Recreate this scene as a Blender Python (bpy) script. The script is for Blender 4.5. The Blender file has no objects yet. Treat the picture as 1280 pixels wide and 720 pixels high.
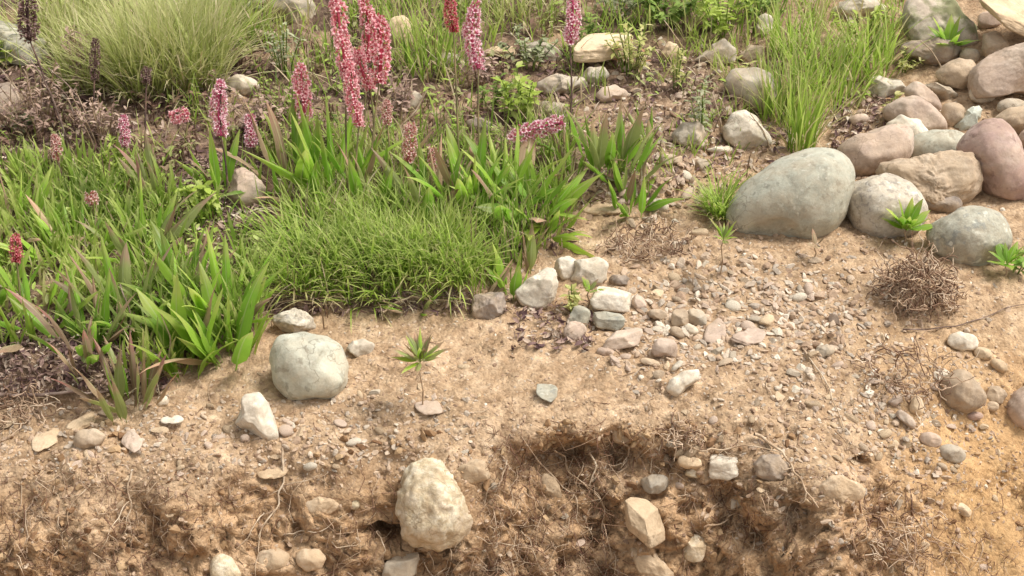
import bpy, math, random
import numpy as np
from mathutils import Vector, Matrix
random.seed(7)
RNG = np.random.default_rng(7)
SC = bpy.context.scene
COL = SC.collection

# ------------------------------------------------------------------ camera, sky, sun, exposure
CAM = np.array([0.0, -1.49, 1.10]); PITCH = math.radians(32.0); HFOV = math.radians(40.0)
FPX = 640 / math.tan(HFOV / 2)
RT = np.array([1.0, 0, 0]); FW = np.array([0, math.cos(PITCH), -math.sin(PITCH)]); UP = np.array([0, math.sin(PITCH), math.cos(PITCH)])
cd = bpy.data.cameras.new('camera'); cam = bpy.data.objects.new('camera', cd); COL.objects.link(cam)
cam.location = CAM; cam.rotation_euler = (math.pi / 2 - PITCH, 0, 0)
cd.sensor_width = 36; cd.lens = 18 / math.tan(HFOV / 2); cd.clip_start = 0.02; cd.clip_end = 400
SC.camera = cam
SUN_EL, SUN_AZ = math.radians(60), math.radians(80)      # azimuth clockwise from +Y
w = bpy.data.worlds.new('World'); SC.world = w; w.use_nodes = True
wn = w.node_tree.nodes; wl = w.node_tree.links; wn.clear()
sky = wn.new('ShaderNodeTexSky'); sky.sky_type = 'NISHITA'; sky.sun_disc = False
sky.sun_elevation = SUN_EL; sky.sun_rotation = SUN_AZ; sky.dust_density = 4; sky.air_density = 1.0
hs = wn.new('ShaderNodeHueSaturation'); hs.inputs['Saturation'].default_value = 0.12
bg = wn.new('ShaderNodeBackground'); bg.inputs['Strength'].default_value = 0.12
wo = wn.new('ShaderNodeOutputWorld')
wl.new(sky.outputs[0], hs.inputs['Color']); wl.new(hs.outputs[0], bg.inputs[0]); wl.new(bg.outputs[0], wo.inputs[0])
sd = bpy.data.lights.new('sun', 'SUN'); sd.energy = 1.75; sd.angle = math.radians(18); sd.color = (1.0, 0.96, 0.92)
sun = bpy.data.objects.new('sun', sd); COL.objects.link(sun)
sv = Vector((math.sin(SUN_AZ) * math.cos(SUN_EL), math.cos(SUN_AZ) * math.cos(SUN_EL), math.sin(SUN_EL)))
sun.rotation_euler = sv.to_track_quat('Z', 'Y').to_euler()
SC.view_settings.view_transform = 'Standard'; SC.view_settings.look = 'None'
SC.view_settings.exposure = 0.88; SC.view_settings.gamma = 1.0
SC.cycles.max_bounces = 5; SC.cycles.transparent_max_bounces = 4

# ------------------------------------------------------------------ noise
def _h(ix, iy, iz, s):
    n = (ix * 73856093) ^ (iy * 19349663) ^ (iz * 83492791) ^ (s * 2654435)
    n = (n ^ (n >> 13)) * 1274126177 & 0x7fffffff
    n = (n ^ (n >> 15)) * 668265263 & 0x7fffffff
    return ((n ^ (n >> 13)) & 0xffff) / 32767.5 - 1.0
def vnoise(P, f, s=0):
    q = np.asarray(P, float) * f + 1000.0
    i = np.floor(q).astype(np.int64); t = q - i; t = t * t * t * (t * (t * 6 - 15) + 10)
    x, y, z = i[..., 0], i[..., 1], i[..., 2]; a, b, c = t[..., 0], t[..., 1], t[..., 2]
    r = 0
    for dx in (0, 1):
        for dy in (0, 1):
            for dz in (0, 1):
                r = r + _h(x + dx, y + dy, z + dz, s) * (a if dx else 1 - a) * (b if dy else 1 - b) * (c if dz else 1 - c)
    return r
def fbm(P, f, o=4, s=0, g=0.5):
    r = 0; a = 1
    for k in range(o):
        r = r + a * vnoise(P, f, s + k * 17); a *= g; f *= 2.03
    return r
def sstep(a, b, x):
    t = np.clip((x - a) / (b - a), 0, 1); return t * t * (3 - 2 * t)

# ------------------------------------------------------------------ rays
def raydir(px, py):
    d = FW + RT * ((px - 640) / FPX) + UP * ((360 - py) / FPX)
    return d
def plane_pt(px, py, z=0.0):
    d = raydir(px, py); t = (z - CAM[2]) / d[2]; return CAM + d * t

# ------------------------------------------------------------------ terrain
TF = [(-500, 508), (-100, 502), (0, 500), (130, 500), (205, 498), (240, 470), (318, 452), (332, 392), (590, 396), (650, 350), (715, 288), (800, 272), (850, 262), (900, 200), (960, 150), (1060, 90), (1150, 20)]
TW = np.array([plane_pt(a, b)[:2] for a, b in TF])
ED = [(-500, 590), (0, 585), (250, 592), (420, 580), (560, 560), (640, 545), (740, 528), (860, 530), (960, 545), (1040, 560), (1120, 520), (1200, 455), (1300, 410), (1600, 380)]
EW = np.array([plane_pt(a, b)[:2] for a, b in ED])
HOLES = [(722, 574, .022, .045), (655, 588, .03, .024), (690, 580, .022, .022), (785, 585, .03, .026), (845, 590, .025, .025), (60, 620, .04, .018), (150, 630, .035, .015), (330, 620, .05, .016), (1000, 655, .03, .02), (1110, 640, .035, .015), (700, 590, .045, .022), (770, 566, .03, .028), (640, 640, .05, .02), (745, 655, .04, .02), (472, 668, .013, .075), (492, 672, .011, .06),
         (1076, 583, .011, .035), (925, 652, .028, .035), (905, 625, .02, .03), (15, 640, .03, .02), (265, 625, .04, .012), (880, 700, .03, .012),
         (1070, 665, .03, .014), (180, 690, .05, .02), (990, 690, .05, -.015), (640, 705, .05, .025), (345, 655, .035, .012), (835, 548, .02, .018)]
BUMPS = [(665, 540, .03, .014), (735, 535, .03, .016), (800, 540, .03, .014), (850, 560, .02, .012), (90, 592, .06, .01), (240, 595, .06, .01), (410, 600, .05, .012), (700, 540, .05, .012), (560, 600, .05, .01), (980, 610, .05, .012), (1050, 630, .05, .015), (430, 650, .05, .012), (130, 620, .08, .012), (860, 560, .03, .01)]

def H(x, y):
    x = np.asarray(x, float); y = np.asarray(y, float)
    P = np.stack([x, y, np.zeros_like(x)], -1)
    lo = vnoise(P, 2.3, 3)
    yt = np.interp(x, TW[:, 0], TW[:, 1]) + 0.03 * vnoise(P, 9, 5)
    turf = sstep(-0.012, 0.03, y - yt) * (1 - sstep(0.5, 0.8, x))
    z = 0.03 * np.clip(y, -1, 40) + 0.014 * lo * sstep(-.3, .3, y) + 0.032 * turf
    # rise under the pile of cobbles, and the ground climbing away behind
    z = z + 0.10 * sstep(0.42, 1.05, x) * sstep(0.32, 1.0, y)
    z = z + 0.05 * np.clip(y - 2.2, 0, 60)
    ye = np.interp(x, EW[:, 0], EW[:, 1]) + 0.035 * vnoise(P, 5, 8) + 0.012 * vnoise(P, 17, 9)
    sl = np.interp(x, [-0.9, -0.5, -0.1, 0.1, 0.25, 0.36, 0.55, 0.8], [1.25, 1.3, 1.7, 2.2, 1.9, 1.3, 0.85, 0.75])
    w = np.interp(x, [-0.5, 0, 0.1, 0.3, 0.6], [.035, .025, .015, .03, .07])
    d = ye - y
    drop = w * np.logaddexp(0, np.clip(d / w, -60, 60))
    drop = np.where(d / w > 60, d, drop)
    face = sstep(-0.02, 0.05, d)
    z = z - sl * drop + face * 0.018 * fbm(P, 11, 2, 12)
    return np.maximum(z, -0.62 + 0.01 * lo), face, turf

def growth(a, step, g, end):
    out = []; v = a
    while abs(v) < end:
        step *= g; v = v + (step if a > 0 else -step); out.append(v)
    return out
xs = list(np.arange(-1.45, 1.4501, 0.0056)); xs = growth(-1.45, .0056, 1.18, 80)[::-1] + xs + growth(1.45, .0056, 1.18, 80)
ys = list(np.arange(-0.42, 0.02, 0.0024)) + list(np.arange(0.02, 0.7, 0.0048)) + list(np.arange(0.7, 1.95, 0.008))
ys = growth(-0.42, .004, 1.2, 80)[::-1] + ys + growth(1.95, .008, 1.18, 80)
xs = np.array(xs); ys = np.array(ys)
NX, NY = len(xs), len(ys)
X, Y = np.meshgrid(xs, ys)
Z, FACE, TURF = H(X, Y)
P = np.stack([X, Y, Z], -1)
def normals(P):
    du = np.gradient(P, axis=1); dv = np.gradient(P, axis=0)
    n = np.cross(du, dv); return n / np.linalg.norm(n, axis=-1, keepdims=True)
N = normals(P)
def march(px, py):
    d = raydir(px, py); t = np.linspace(1.0, 5.0, 4000); q = CAM + d * t[:, None]
    hz = H(q[:, 0], q[:, 1])[0]; k = np.argmax(q[:, 2] < hz); return q[k]
hol = np.zeros_like(Z)
for hx, hy, r, dep in HOLES + [(a, b, c, -e) for a, b, c, e in BUMPS]:
    c = march(hx, hy)
    D = (P - c) / r; D[..., 1] *= .8
    d2 = (D ** 2).sum(-1) * (1 + 0.35 * vnoise(P, 1.2 / r, int(hx)))
    k = np.exp(-np.abs(d2) ** 1.8); hol += dep * k
    P[..., 1] += dep * k * 0.85; P[..., 2] -= dep * k * 0.3
near = (np.abs(X) < 1.6) & (Y > -.8) & (Y < 2.2)
fine = near.astype(float)
cl = np.zeros_like(Z); m = near
cl[m] = fbm(P[m], 26, 5, 21, .55)
cr = np.zeros_like(Z); cr[m] = np.abs(fbm(P[m], 60, 3, 40, .6))
cr2 = np.zeros_like(Z); cr2[m] = 1 - np.abs(vnoise(P[m] + 0.01 * cl[m][:, None], 45, 60)) * 2
smooth_r = sstep(0.42, 0.6, X) * sstep(0.25, -0.05, Y)          # sandy slope at the right
fa = FACE * (1 - 0.6 * smooth_r)
cb = np.zeros_like(Z); cb[m] = np.maximum(0, fbm(P[m] + .02 * cl[m][:, None], 38, 3, 140, .6) - .25)
pat = np.zeros_like(Z); pat[m] = sstep(-.35, .45, vnoise(P[m], 6.5, 201) + .4 * vnoise(P[m], 17, 202))
rough = (1 - .55 * smooth_r) * (.45 + .55 * np.maximum(pat, fa))
disp = fine * rough * (cl * (0.0040 + 0.0105 * fa) - cr * (0.005 + 0.011 * fa) + cr2 * 0.004 * fa + cb * .009)
P = P + N * disp[..., None]
far = ~near
P[far, 2] += 0.02 * vnoise(P[far], 1.0, 77) * 1.0
idx = np.arange(NX * NY).reshape(NY, NX)
quads = np.stack([idx[:-1, :-1], idx[:-1, 1:], idx[1:, 1:], idx[1:, :-1]], -1).reshape(-1, 4)

def mesh_from(name, V, faces_list, attrs=None, smooth=True):
    """faces_list: list of (n,k) int arrays"""
    me = bpy.data.meshes.new(name)
    V = np.ascontiguousarray(V, np.float32)
    me.vertices.add(len(V)); me.vertices.foreach_set('co', V.ravel())
    loops = np.concatenate([f.ravel() for f in faces_list]).astype(np.int32)
    sizes = np.concatenate([np.full(len(f), f.shape[1], np.int32) for f in faces_list])
    starts = np.concatenate([[0], np.cumsum(sizes)[:-1]]).astype(np.int32)
    me.loops.add(len(loops)); me.loops.foreach_set('vertex_index', loops)
    me.polygons.add(len(sizes)); me.polygons.foreach_set('loop_start', starts)
    me.polygons.foreach_set('use_smooth', np.full(len(sizes), smooth))
    me.update(calc_edges=True)
    for k, v in (attrs or {}).items():
        v = np.ascontiguousarray(v, np.float32)
        if v.ndim == 1:
            a = me.attributes.new(k, 'FLOAT', 'POINT'); a.data.foreach_set('value', v)
        else:
            a = me.attributes.new(k, 'FLOAT_COLOR', 'POINT')
            if v.shape[1] == 3: v = np.concatenate([v, np.ones((len(v), 1), np.float32)], 1)
            a.data.foreach_set('color', np.ascontiguousarray(v).ravel())
    return me
def link(name, me, mat=None, parent=None, loc=None):
    o = bpy.data.objects.new(name, me); COL.objects.link(o)
    if mat is not None and me is not None and len(me.materials) == 0: me.materials.append(mat)
    if parent is not None: o.parent = parent
    if loc is not None: o.location = loc
    return o
def tag(o, label=None, cat=None, group=None, kind=None):
    if label: o['label'] = label
    if cat: o['category'] = cat
    if group: o['group'] = group
    if kind: o['kind'] = kind
    return o

# ------------------------------------------------------------------ materials
class NT:
    def __init__(s, name):
        s.m = bpy.data.materials.new(name); s.m.use_nodes = True; s.t = s.m.node_tree; s.t.nodes.clear()
        s.out = s.n('ShaderNodeOutputMaterial')
    def n(s, t, **k):
        o = s.t.nodes.new(t)
        for a, b in k.items(): setattr(o, a, b)
        return o
    def l(s, a, b): s.t.links.new(a, b)
    def noise(s, vec, scale, detail=4, rough=.55, dist=0.0):
        o = s.n('ShaderNodeTexNoise'); o.inputs['Scale'].default_value = scale; o.inputs['Detail'].default_value = detail
        o.inputs['Roughness'].default_value = rough; o.inputs['Distortion'].default_value = dist
        if vec is not None: s.l(vec, o.inputs['Vector'])
        return o.outputs['Fac']
    def ramp(s, f, pts, interp='LINEAR'):
        o = s.n('ShaderNodeValToRGB'); o.color_ramp.interpolation = interp
        e = o.color_ramp.elements
        while len(e) < len(pts): e.new(0.5)
        for i, (p, c) in enumerate(pts):
            e[i].position = p; e[i].color = (*(c if hasattr(c, '__len__') else (c, c, c)), 1)
        s.l(f, o.inputs[0]); return o.outputs[0]
    def mix(s, f, a, b, mode='MIX'):
        o = s.n('ShaderNodeMix', data_type='RGBA', blend_type=mode)
        for v, i in ((f, 0), (a, 6), (b, 7)):
            if hasattr(v, 'is_linked') or hasattr(v, 'links'): s.l(v, o.inputs[i])
            elif i == 0: o.inputs[0].default_value = v
            else: o.inputs[i].default_value = (*v, 1)
        return o.outputs[2]
    def math(s, op, a, b=0.0, clamp=False):
        o = s.n('ShaderNodeMath', operation=op, use_clamp=clamp)
        for i, v in enumerate((a, b)):
            if hasattr(v, 'links'): s.l(v, o.inputs[i])
            else: o.inputs[i].default_value = v
        return o.outputs[0]
    def attr(s, name):
        return s.n('ShaderNodeAttribute', attribute_name=name)
    def surf(s, col, rough=.9, bump=None, strength=.5, dist=.002, spec=.2, trans=0.0):
        b = s.n('ShaderNodeBsdfPrincipled'); b.inputs['Roughness'].default_value = rough
        b.inputs['Specular IOR Level'].default_value = spec
        if hasattr(col, 'links'): s.l(col, b.inputs['Base Color'])
        else: b.inputs['Base Color'].default_value = (*col, 1)
        if bump is not None:
            u = s.n('ShaderNodeBump'); u.inputs['Strength'].default_value = strength; u.inputs['Distance'].default_value = dist
            s.l(bump, u.inputs['Height']); s.l(u.outputs[0], b.inputs['Normal'])
        o = b.outputs[0]
        if trans > 0:
            t = s.n('ShaderNodeBsdfTranslucent')
            if hasattr(col, 'links'): s.l(col, t.inputs[0])
            else: t.inputs[0].default_value = (*col, 1)
            mx = s.n('ShaderNodeMixShader'); mx.inputs[0].default_value = trans
            s.l(o, mx.inputs[1]); s.l(t.outputs[0], mx.inputs[2]); o = mx.outputs[0]
        s.l(o, s.out.inputs[0]); return s.m

def ground_material():
    t = NT('soil'); co = t.n('ShaderNodeTexCoord').outputs['Object']
    n1 = t.noise(co, 9, 5); n2 = t.noise(co, 42, 8, .66); n3 = t.noise(co, 330, 3, .6)
    top = t.ramp(n2, [(.28, (.19, .118, .068)), (.42, (.335, .229, .139)), (.57, (.445, .32, .205)), (.74, (.585, .455, .32))])
    bank = t.ramp(n2, [(.28, (.21, .12, .062)), (.45, (.36, .23, .127)), (.6, (.475, .32, .19)), (.78, (.57, .43, .28))])
    sand = t.ramp(n2, [(.3, (.35, .21, .10)), (.6, (.47, .305, .15)), (.8, (.53, .38, .21))])
    hum = t.ramp(n2, [(.3, (.05, .032, .025)), (.5, (.12, .078, .058)), (.7, (.23, .165, .12))])
    c = t.mix(t.attr('bank').outputs['Fac'], top, bank)
    c = t.mix(t.attr('sand').outputs['Fac'], c, sand)
    c = t.mix(t.attr('humus').outputs['Fac'], c, hum)
    v = t.n('ShaderNodeTexVoronoi'); v.inputs['Scale'].default_value = 210; t.l(co, v.inputs['Vector'])
    grit = t.ramp(v.outputs['Color'], [(.0, (.55, .52, .48)), (.4, (.96, .96, .96)), (1, (1.3, 1.27, 1.22))])
    c = t.mix(.75, c, grit, 'MULTIPLY')
    big = t.ramp(n1, [(.3, (.82, .78, .72)), (.7, (1.12, 1.1, 1.08))])
    c = t.mix(.8, c, big, 'MULTIPLY')
    h = t.math('ADD', t.math('MULTIPLY', n2, .7), t.math('MULTIPLY', n3, .25))
    h = t.math('ADD', h, t.math('MULTIPLY', v.outputs['Distance'], -.35))
    return t.surf(c, .95, h, .8, .006, .1)

def stone_material(name, pts, scale=30, speck=None, bump=.5, rough=.8, dust=.25, vary=.12, bscale=90, moss=None):
    t = NT(name); co = t.n('ShaderNodeTexCoord').outputs['Object']; inf = t.n('ShaderNodeObjectInfo')
    ad = t.n('ShaderNodeVectorMath', operation='ADD'); t.l(co, ad.inputs[0])
    mm = t.n('ShaderNodeVectorMath', operation='SCALE'); cc = t.n('ShaderNodeCombineXYZ')
    for i in range(3): t.l(inf.outputs['Random'], cc.inputs[i])
    t.l(cc.outputs[0], mm.inputs[0]); mm.inputs['Scale'].default_value = 7.3; t.l(mm.outputs[0], ad.inputs[1])
    co = ad.outputs[0]
    n1 = t.noise(co, scale, 6, .62, .3)
    c = t.ramp(n1, pts)
    if speck:
        for (sc, lo, col, amt) in speck:
            k = t.ramp(t.noise(co, sc, 2, .5), [(lo, 0), (lo + .05, amt)])
            c = t.mix(k, c, col)
    fine = t.noise(co, 300, 4, .65); blot = t.noise(co, scale * 3.1, 5, .7, .6)
    c = t.mix(.8, c, t.ramp(blot, [(.32, (.70, .68, .64)), (.5, (1, 1, 1)), (.68, (1.2, 1.19, 1.15))]), 'MULTIPLY')
    c = t.mix(.55, c, t.ramp(fine, [(.25, (.72, .72, .72)), (.5, (1, 1, 1)), (.75, (1.22, 1.2, 1.17))]), 'MULTIPLY')
    vc = t.n('ShaderNodeTexVoronoi', feature='DISTANCE_TO_EDGE'); vc.inputs['Scale'].default_value = 11
    wv = t.n('ShaderNodeVectorMath', operation='ADD'); nz = t.n('ShaderNodeTexNoise'); nz.inputs['Scale'].default_value = 20; nz.inputs['Detail'].default_value = 4; t.l(co, nz.inputs['Vector'])
    sc_ = t.n('ShaderNodeVectorMath', operation='SCALE'); sc_.inputs['Scale'].default_value = .14; t.l(nz.outputs['Color'], sc_.inputs[0]); t.l(co, wv.inputs[0]); t.l(sc_.outputs[0], wv.inputs[1]); t.l(wv.outputs[0], vc.inputs['Vector'])
    crk = t.math('MULTIPLY', t.ramp(vc.outputs['Distance'], [(0, 1), (.018, 0)]), t.ramp(t.noise(co, 8, 2), [(.5, 0), (.6, .75)])); c = t.mix(crk, c, tuple(q * .45 for q in pts[0][1]))
    k = t.ramp(t.noise(co, 55, 4, .7), [(.60, 0), (.64, .45)]); c = t.mix(k, c, tuple(min(.8, q * 1.45) for q in pts[1][1]))
    if moss:
        k = t.ramp(t.noise(co, 16, 5, .6), [(.46, 0), (.56, .85)]); c = t.mix(k, c, moss)
    if dust > 0:
        k = t.ramp(t.noise(co, 26, 6, .7), [(.40, .1), (.62, min(1, dust * 1.8))]); c = t.mix(k, c, (.47, .34, .21))
    rv = t.math('ADD', t.math('MULTIPLY', inf.outputs['Random'], vary * 2), 1 - vary)
    g = t.n('ShaderNodeCombineColor')
    for i in range(3): t.l(rv, g.inputs[i])
    c = t.mix(1.0, c, g.outputs[0], 'MULTIPLY')
    h = t.math('ADD', t.noise(co, bscale, 6, .65), t.math('ADD', t.math('MULTIPLY', fine, .3), t.math('MULTIPLY', t.noise(co, 30, 4, .6), 1.2)))
    return t.surf(c, rough, h, bump, .003, .25)

M = {}
M['soil'] = ground_material()
S = stone_material
M['greygreen'] = S('grey_green_stone', [(.3, (.27, .275, .22)), (.5, (.38, .385, .31)), (.7, (.46, .46, .37))], 14, [(70, .60, (.22, .225, .18), .7), (120, .64, (.52, .50, .42), .6)], .35, .8, .2)
M['speckled'] = S('speckled_stone', [(.3, (.35, .32, .26)), (.55, (.47, .43, .35)), (.7, (.54, .50, .42))], 25, [(130, .55, (.24, .23, .21), .7), (90, .63, (.70, .66, .58), .6)], .45, .85, .2)
M['granite'] = S('granite_stone', [(.3, (.22, .22, .175)), (.5, (.33, .325, .26)), (.7, (.41, .405, .33))], 35, [(75, .58, (.20, .22, .20), .8), (60, .62, (.60, .60, .50), .7)], .5, .85, .15)
M['tan'] = S('tan_stone', [(.3, (.28, .205, .14)), (.5, (.40, .31, .22)), (.7, (.50, .405, .30))], 22, [(80, .62, (.30, .22, .15), .6)], .5, .85, .3)
M['pinktan'] = S('pinkish_tan_stone', [(.3, (.34, .25, .19)), (.5, (.46, .35, .275)), (.7, (.55, .45, .36))], 18, [(90, .65, (.35, .27, .22), .5)], .35, .85, .2)
M['purple'] = S('purple_stone', [(.3, (.27, .17, .145)), (.5, (.39, .265, .23)), (.72, (.52, .41, .345))], 18, [(60, .62, (.20, .12, .11), .6)], .35, .8, .2)
M['pale'] = S('pale_stone', [(.3, (.46, .41, .32)), (.5, (.60, .54, .43)), (.7, (.69, .63, .53))], 25, [(90, .62, (.40, .37, .32), .6)], .45, .85, .25)
M['white'] = S('white_quartz', [(.3, (.46, .40, .31)), (.5, (.62, .55, .44)), (.7, (.72, .66, .56))], 30, [(60, .66, (.45, .42, .38), .6)], .4, .7, .15)
M['sandy'] = S('sandstone', [(.3, (.42, .30, .18)), (.5, (.56, .42, .27)), (.7, (.64, .51, .35))], 12, [(100, .64, (.38, .26, .16), .5)], .4, .9, .15)
M['crust'] = S('crusted_stone', [(.3, (.35, .26, .15)), (.46, (.52, .43, .28)), (.58, (.68, .60, .45)), (.7, (.76, .71, .58))], 55, [(60, .6, (.75, .68, .5), .6)], .9, .9, .35)
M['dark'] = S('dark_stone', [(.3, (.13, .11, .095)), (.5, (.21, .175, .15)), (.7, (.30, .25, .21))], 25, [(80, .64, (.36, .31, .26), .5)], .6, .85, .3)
M['slate'] = S('grey_slate', [(.3, (.27, .235, .18)), (.5, (.37, .325, .255)), (.7, (.46, .41, .33))], 20, None, .4, .8, .3)
M['teal'] = S('teal_grey_stone', [(.3, (.38, .41, .35)), (.5, (.48, .51, .43)), (.7, (.56, .58, .49))], 14, None, .3, .75, .1)
M['earthy'] = S('earth_coated_stone', [(.3, (.34, .235, .14)), (.5, (.45, .33, .21)), (.7, (.55, .43, .30))], 28, [(70, .6, (.60, .50, .37), .5)], .6, .9, .5)
M['mossy'] = S('mossy_stone', [(.3, (.35, .28, .22)), (.5, (.45, .38, .30)), (.7, (.52, .47, .38))], 18, None, .4, .85, .1, moss=(.12, .15, .05))

# ground
humus = np.zeros_like(Z); g = near
tn = np.zeros_like(Z); tn[g] = fbm(P[g], 14, 3, 90)
humus = TURF * np.clip(.8 + .6 * tn, 0, 1) * (1 - .75 * sstep(-.05, .25, X) * sstep(1.0, .3, Y)) * (1 - .6 * sstep(.3, .5, X))
bank = np.clip(FACE * (.75 + .5 * tn) + np.clip(hol * 20, 0, .5), 0, 1)
sand = smooth_r * .9
gm = mesh_from('ground', P.reshape(-1, 3), [quads], {'humus': humus.ravel(), 'bank': bank.ravel(), 'sand': sand.ravel()})
ground = link('ground', gm, M['soil']); tag(ground, 'bare sandy soil with an eroded bank edge dropping towards the viewer', None, None, 'structure')
bpy.context.view_layer.update()
VC = Vector(CAM)
def hit(px, py, off=0.0):
    d = Vector(raydir(px, py)).normalized()
    ok, loc, nor, _ = ground.ray_cast(VC - Vector((0, 0, off)), d)
    if not ok: return np.array(plane_pt(px, py)), np.array([0, 0, 1.0])
    return np.array(loc) + np.array([0, 0, off]), np.array(nor)
def depth_of(p): return float((p - CAM) @ FW)
def unproj(px, py, dep): return CAM + raydir(px, py) * dep
def down(x, y):
    ok, loc, nor, _ = ground.ray_cast(Vector((x, y, 3)), Vector((0, 0, -1)))
    return (np.array(loc), np.array(nor)) if ok else (np.array([x, y, 0]), np.array([0, 0, 1.0]))

# ------------------------------------------------------------------ stones
def ico(sub):
    import bmesh
    bm = bmesh.new(); bmesh.ops.create_icosphere(bm, subdivisions=sub, radius=1)
    v = np.array([list(q.co) for q in bm.verts]); f = np.array([[q.index for q in p.verts] for p in bm.faces]); bm.free()
    return v, f
ICO = {k: ico(k) for k in (1, 2, 3, 4, 5, 6)}
STY = {  # planes, plane distance range, low noise, high noise, boxiness
    'round': (2, (.75, .9), .07, .014, 1.0), 'smooth': (1, (.85, .9), .04, .006, 1.0), 'angular': (7, (.62, .85), .07, .02, .8),
    'block': (6, (.38, .6), .025, .008, .75), 'rough': (6, (.65, .88), .12, .04, .9), 'crust': (0, (.7, .9), .04, .028, .9), 'chip': (6, (.6, .85), .10, .01, .8)}
def stone_verts(sub, R, c, style, seed):
    r = np.random.default_rng(seed); v, f = ICO[sub]; v = v.copy()
    npl, (d0, d1), lo, hi, box = STY[style]
    for k in range(npl):
        n = r.normal(size=3) * [.6, .6, 1]; n[2] = -abs(n[2]) * 1.2 if k < npl * .7 else n[2]
        if style in ('block', 'angular') and k == 0: n = np.array([r.uniform(-.2, .2), .75, -.65])
        if style == 'block' and k == 1: n = np.array([r.uniform(-.45, -.2), -.45, -.8])
        n /= np.linalg.norm(n)
        d = r.uniform(d0, d1); ex = np.maximum(0, v @ n - d); v = v - n * (ex * .96)[:, None]
    v = np.sign(v) * np.abs(v) ** np.array([1, 1, box])
    o = r.uniform(0, 50, 3)
    u = v / np.maximum(np.linalg.norm(v, axis=1, keepdims=True), 1e-6)
    v = v + u * (lo * fbm(v + o, 1.4, 2, seed) + hi * fbm(v + o, 5.5, 4 if sub > 3 else 2, seed + 5, .6))[:, None]
    if style == 'crust':
        cr = vnoise(v + o, 3.2, seed); v = v + u * (.045 * np.sign(cr) * np.minimum(1, np.abs(cr) * 5) + .03 * (1 - 2 * np.abs(vnoise(v + o, 7, seed + 3))))[:, None]
    th = np.arctan2(v[:, 1], v[:, 0]); rr = R(th)
    return np.stack([v[:, 0] * rr, v[:, 1] * rr, v[:, 2] * c], 1), f
stone_count = 0
placed = []
def stone(name, out, mode, style, mat, label, cr=.75, sub=None, foot=.19, lift=0, cat=None, group=None):
    """out: polygon in photo pixels, or (cx,cy,w,h,deg) ellipse"""
    global stone_count; stone_count += 1; seed = 100 + stone_count
    if not hasattr(out[0], '__len__'):
        cx, cy, ww, hh, dg = out; a = np.radians(dg); tt = np.linspace(0, 2 * np.pi, 25)[:-1]
        ex = 0.8 if style in ('block', 'angular') else .92
        ca, sa = np.cos(tt), np.sin(tt)
        ca = np.sign(ca) * abs(ca) ** ex; sa = np.sign(sa) * abs(sa) ** ex
        out = np.stack([cx + ca * ww / 2 * np.cos(a) - sa * hh / 2 * np.sin(a), cy + ca * ww / 2 * np.sin(a) + sa * hh / 2 * np.cos(a)], 1)
        if style not in ('round', 'smooth'):
            jr = np.random.default_rng(seed + 999); kk = np.sort(jr.uniform(0, 2 * np.pi, 7)); jj = jr.uniform(.78, 1.12, 7)
            out = (out - [cx, cy]) * np.interp(tt, kk, jj, period=2 * np.pi)[:, None] + [cx, cy]
    out = np.array(out, float); lo, hi = out.min(0), out.max(0); c = (lo + hi) / 2; wd, ht = hi - lo
    if mode == 'wall':
        p, n = hit(*c); dep = depth_of(p) + lift
    else:
        p, n = hit(c[0], hi[1] - foot * ht); dep = depth_of(p) + lift
    s = dep / FPX
    q = (out - c) * [1, -1] * s
    seg = np.concatenate([q + (np.roll(q, -1, 0) - q) * t for t in np.linspace(0, 1, 8, endpoint=False)])
    th = np.arctan2(seg[:, 1], seg[:, 0]); rad = np.hypot(seg[:, 0], seg[:, 1]); o = np.argsort(th); th, rad = th[o], rad[o]
    tg = np.linspace(-np.pi, np.pi, 129)[:-1]; rg = np.interp(tg, th, rad, period=2 * np.pi)
    k = np.array([.25, .5, .25]) if style in ('block', 'angular', 'chip') else np.array([.06, .12, .2, .24, .2, .12, .06])
    if style == 'block': k = np.array([0, 1., 0])
    for _ in range(6 if style == 'crust' else 2):
        rg = np.convolve(np.concatenate([rg[-4:], rg, rg[:4]]), k, 'same')[4:-4]
    R = lambda a: np.interp(a, tg, rg, period=2 * np.pi)
    cc = cr * (wd + ht) / 4 * s
    if mode == 'wall': dep += cc * (.35 if 'soil' in label else -.1)
    flat = style == 'chip' and mode != 'wall'
    if flat: cc = .22 * (wd + ht) / 4 * s; dep = depth_of(hit(*c)[0])
    size = max(wd, ht)
    sub = sub or (6 if size > 110 else 5 if size > 45 else 4 if size > 22 else 3)
    v, f = stone_verts(sub, R, cc, style, seed)
    W = v[:, :1] * RT + v[:, 1:2] * UP + v[:, 2:3] * FW
    if flat: W = v[:, :1] * RT + v[:, 1:2] * np.array([0, 1 / .6, .12]) - v[:, 2:3] * np.array([0, 0, 1.])
    cen = unproj(c[0], c[1], dep) + np.array([0, 0, .004 if flat else 0])
    me = mesh_from(name, W, [f])
    ob = link(name, me, M[mat], None, cen)
    tag(ob, label, cat or ('boulder' if name == 'boulder' else 'pebble' if name == 'pebble' else 'stone'), group)
    placed.append((c[0], c[1], wd / 2, ht / 2)); return ob

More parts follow.
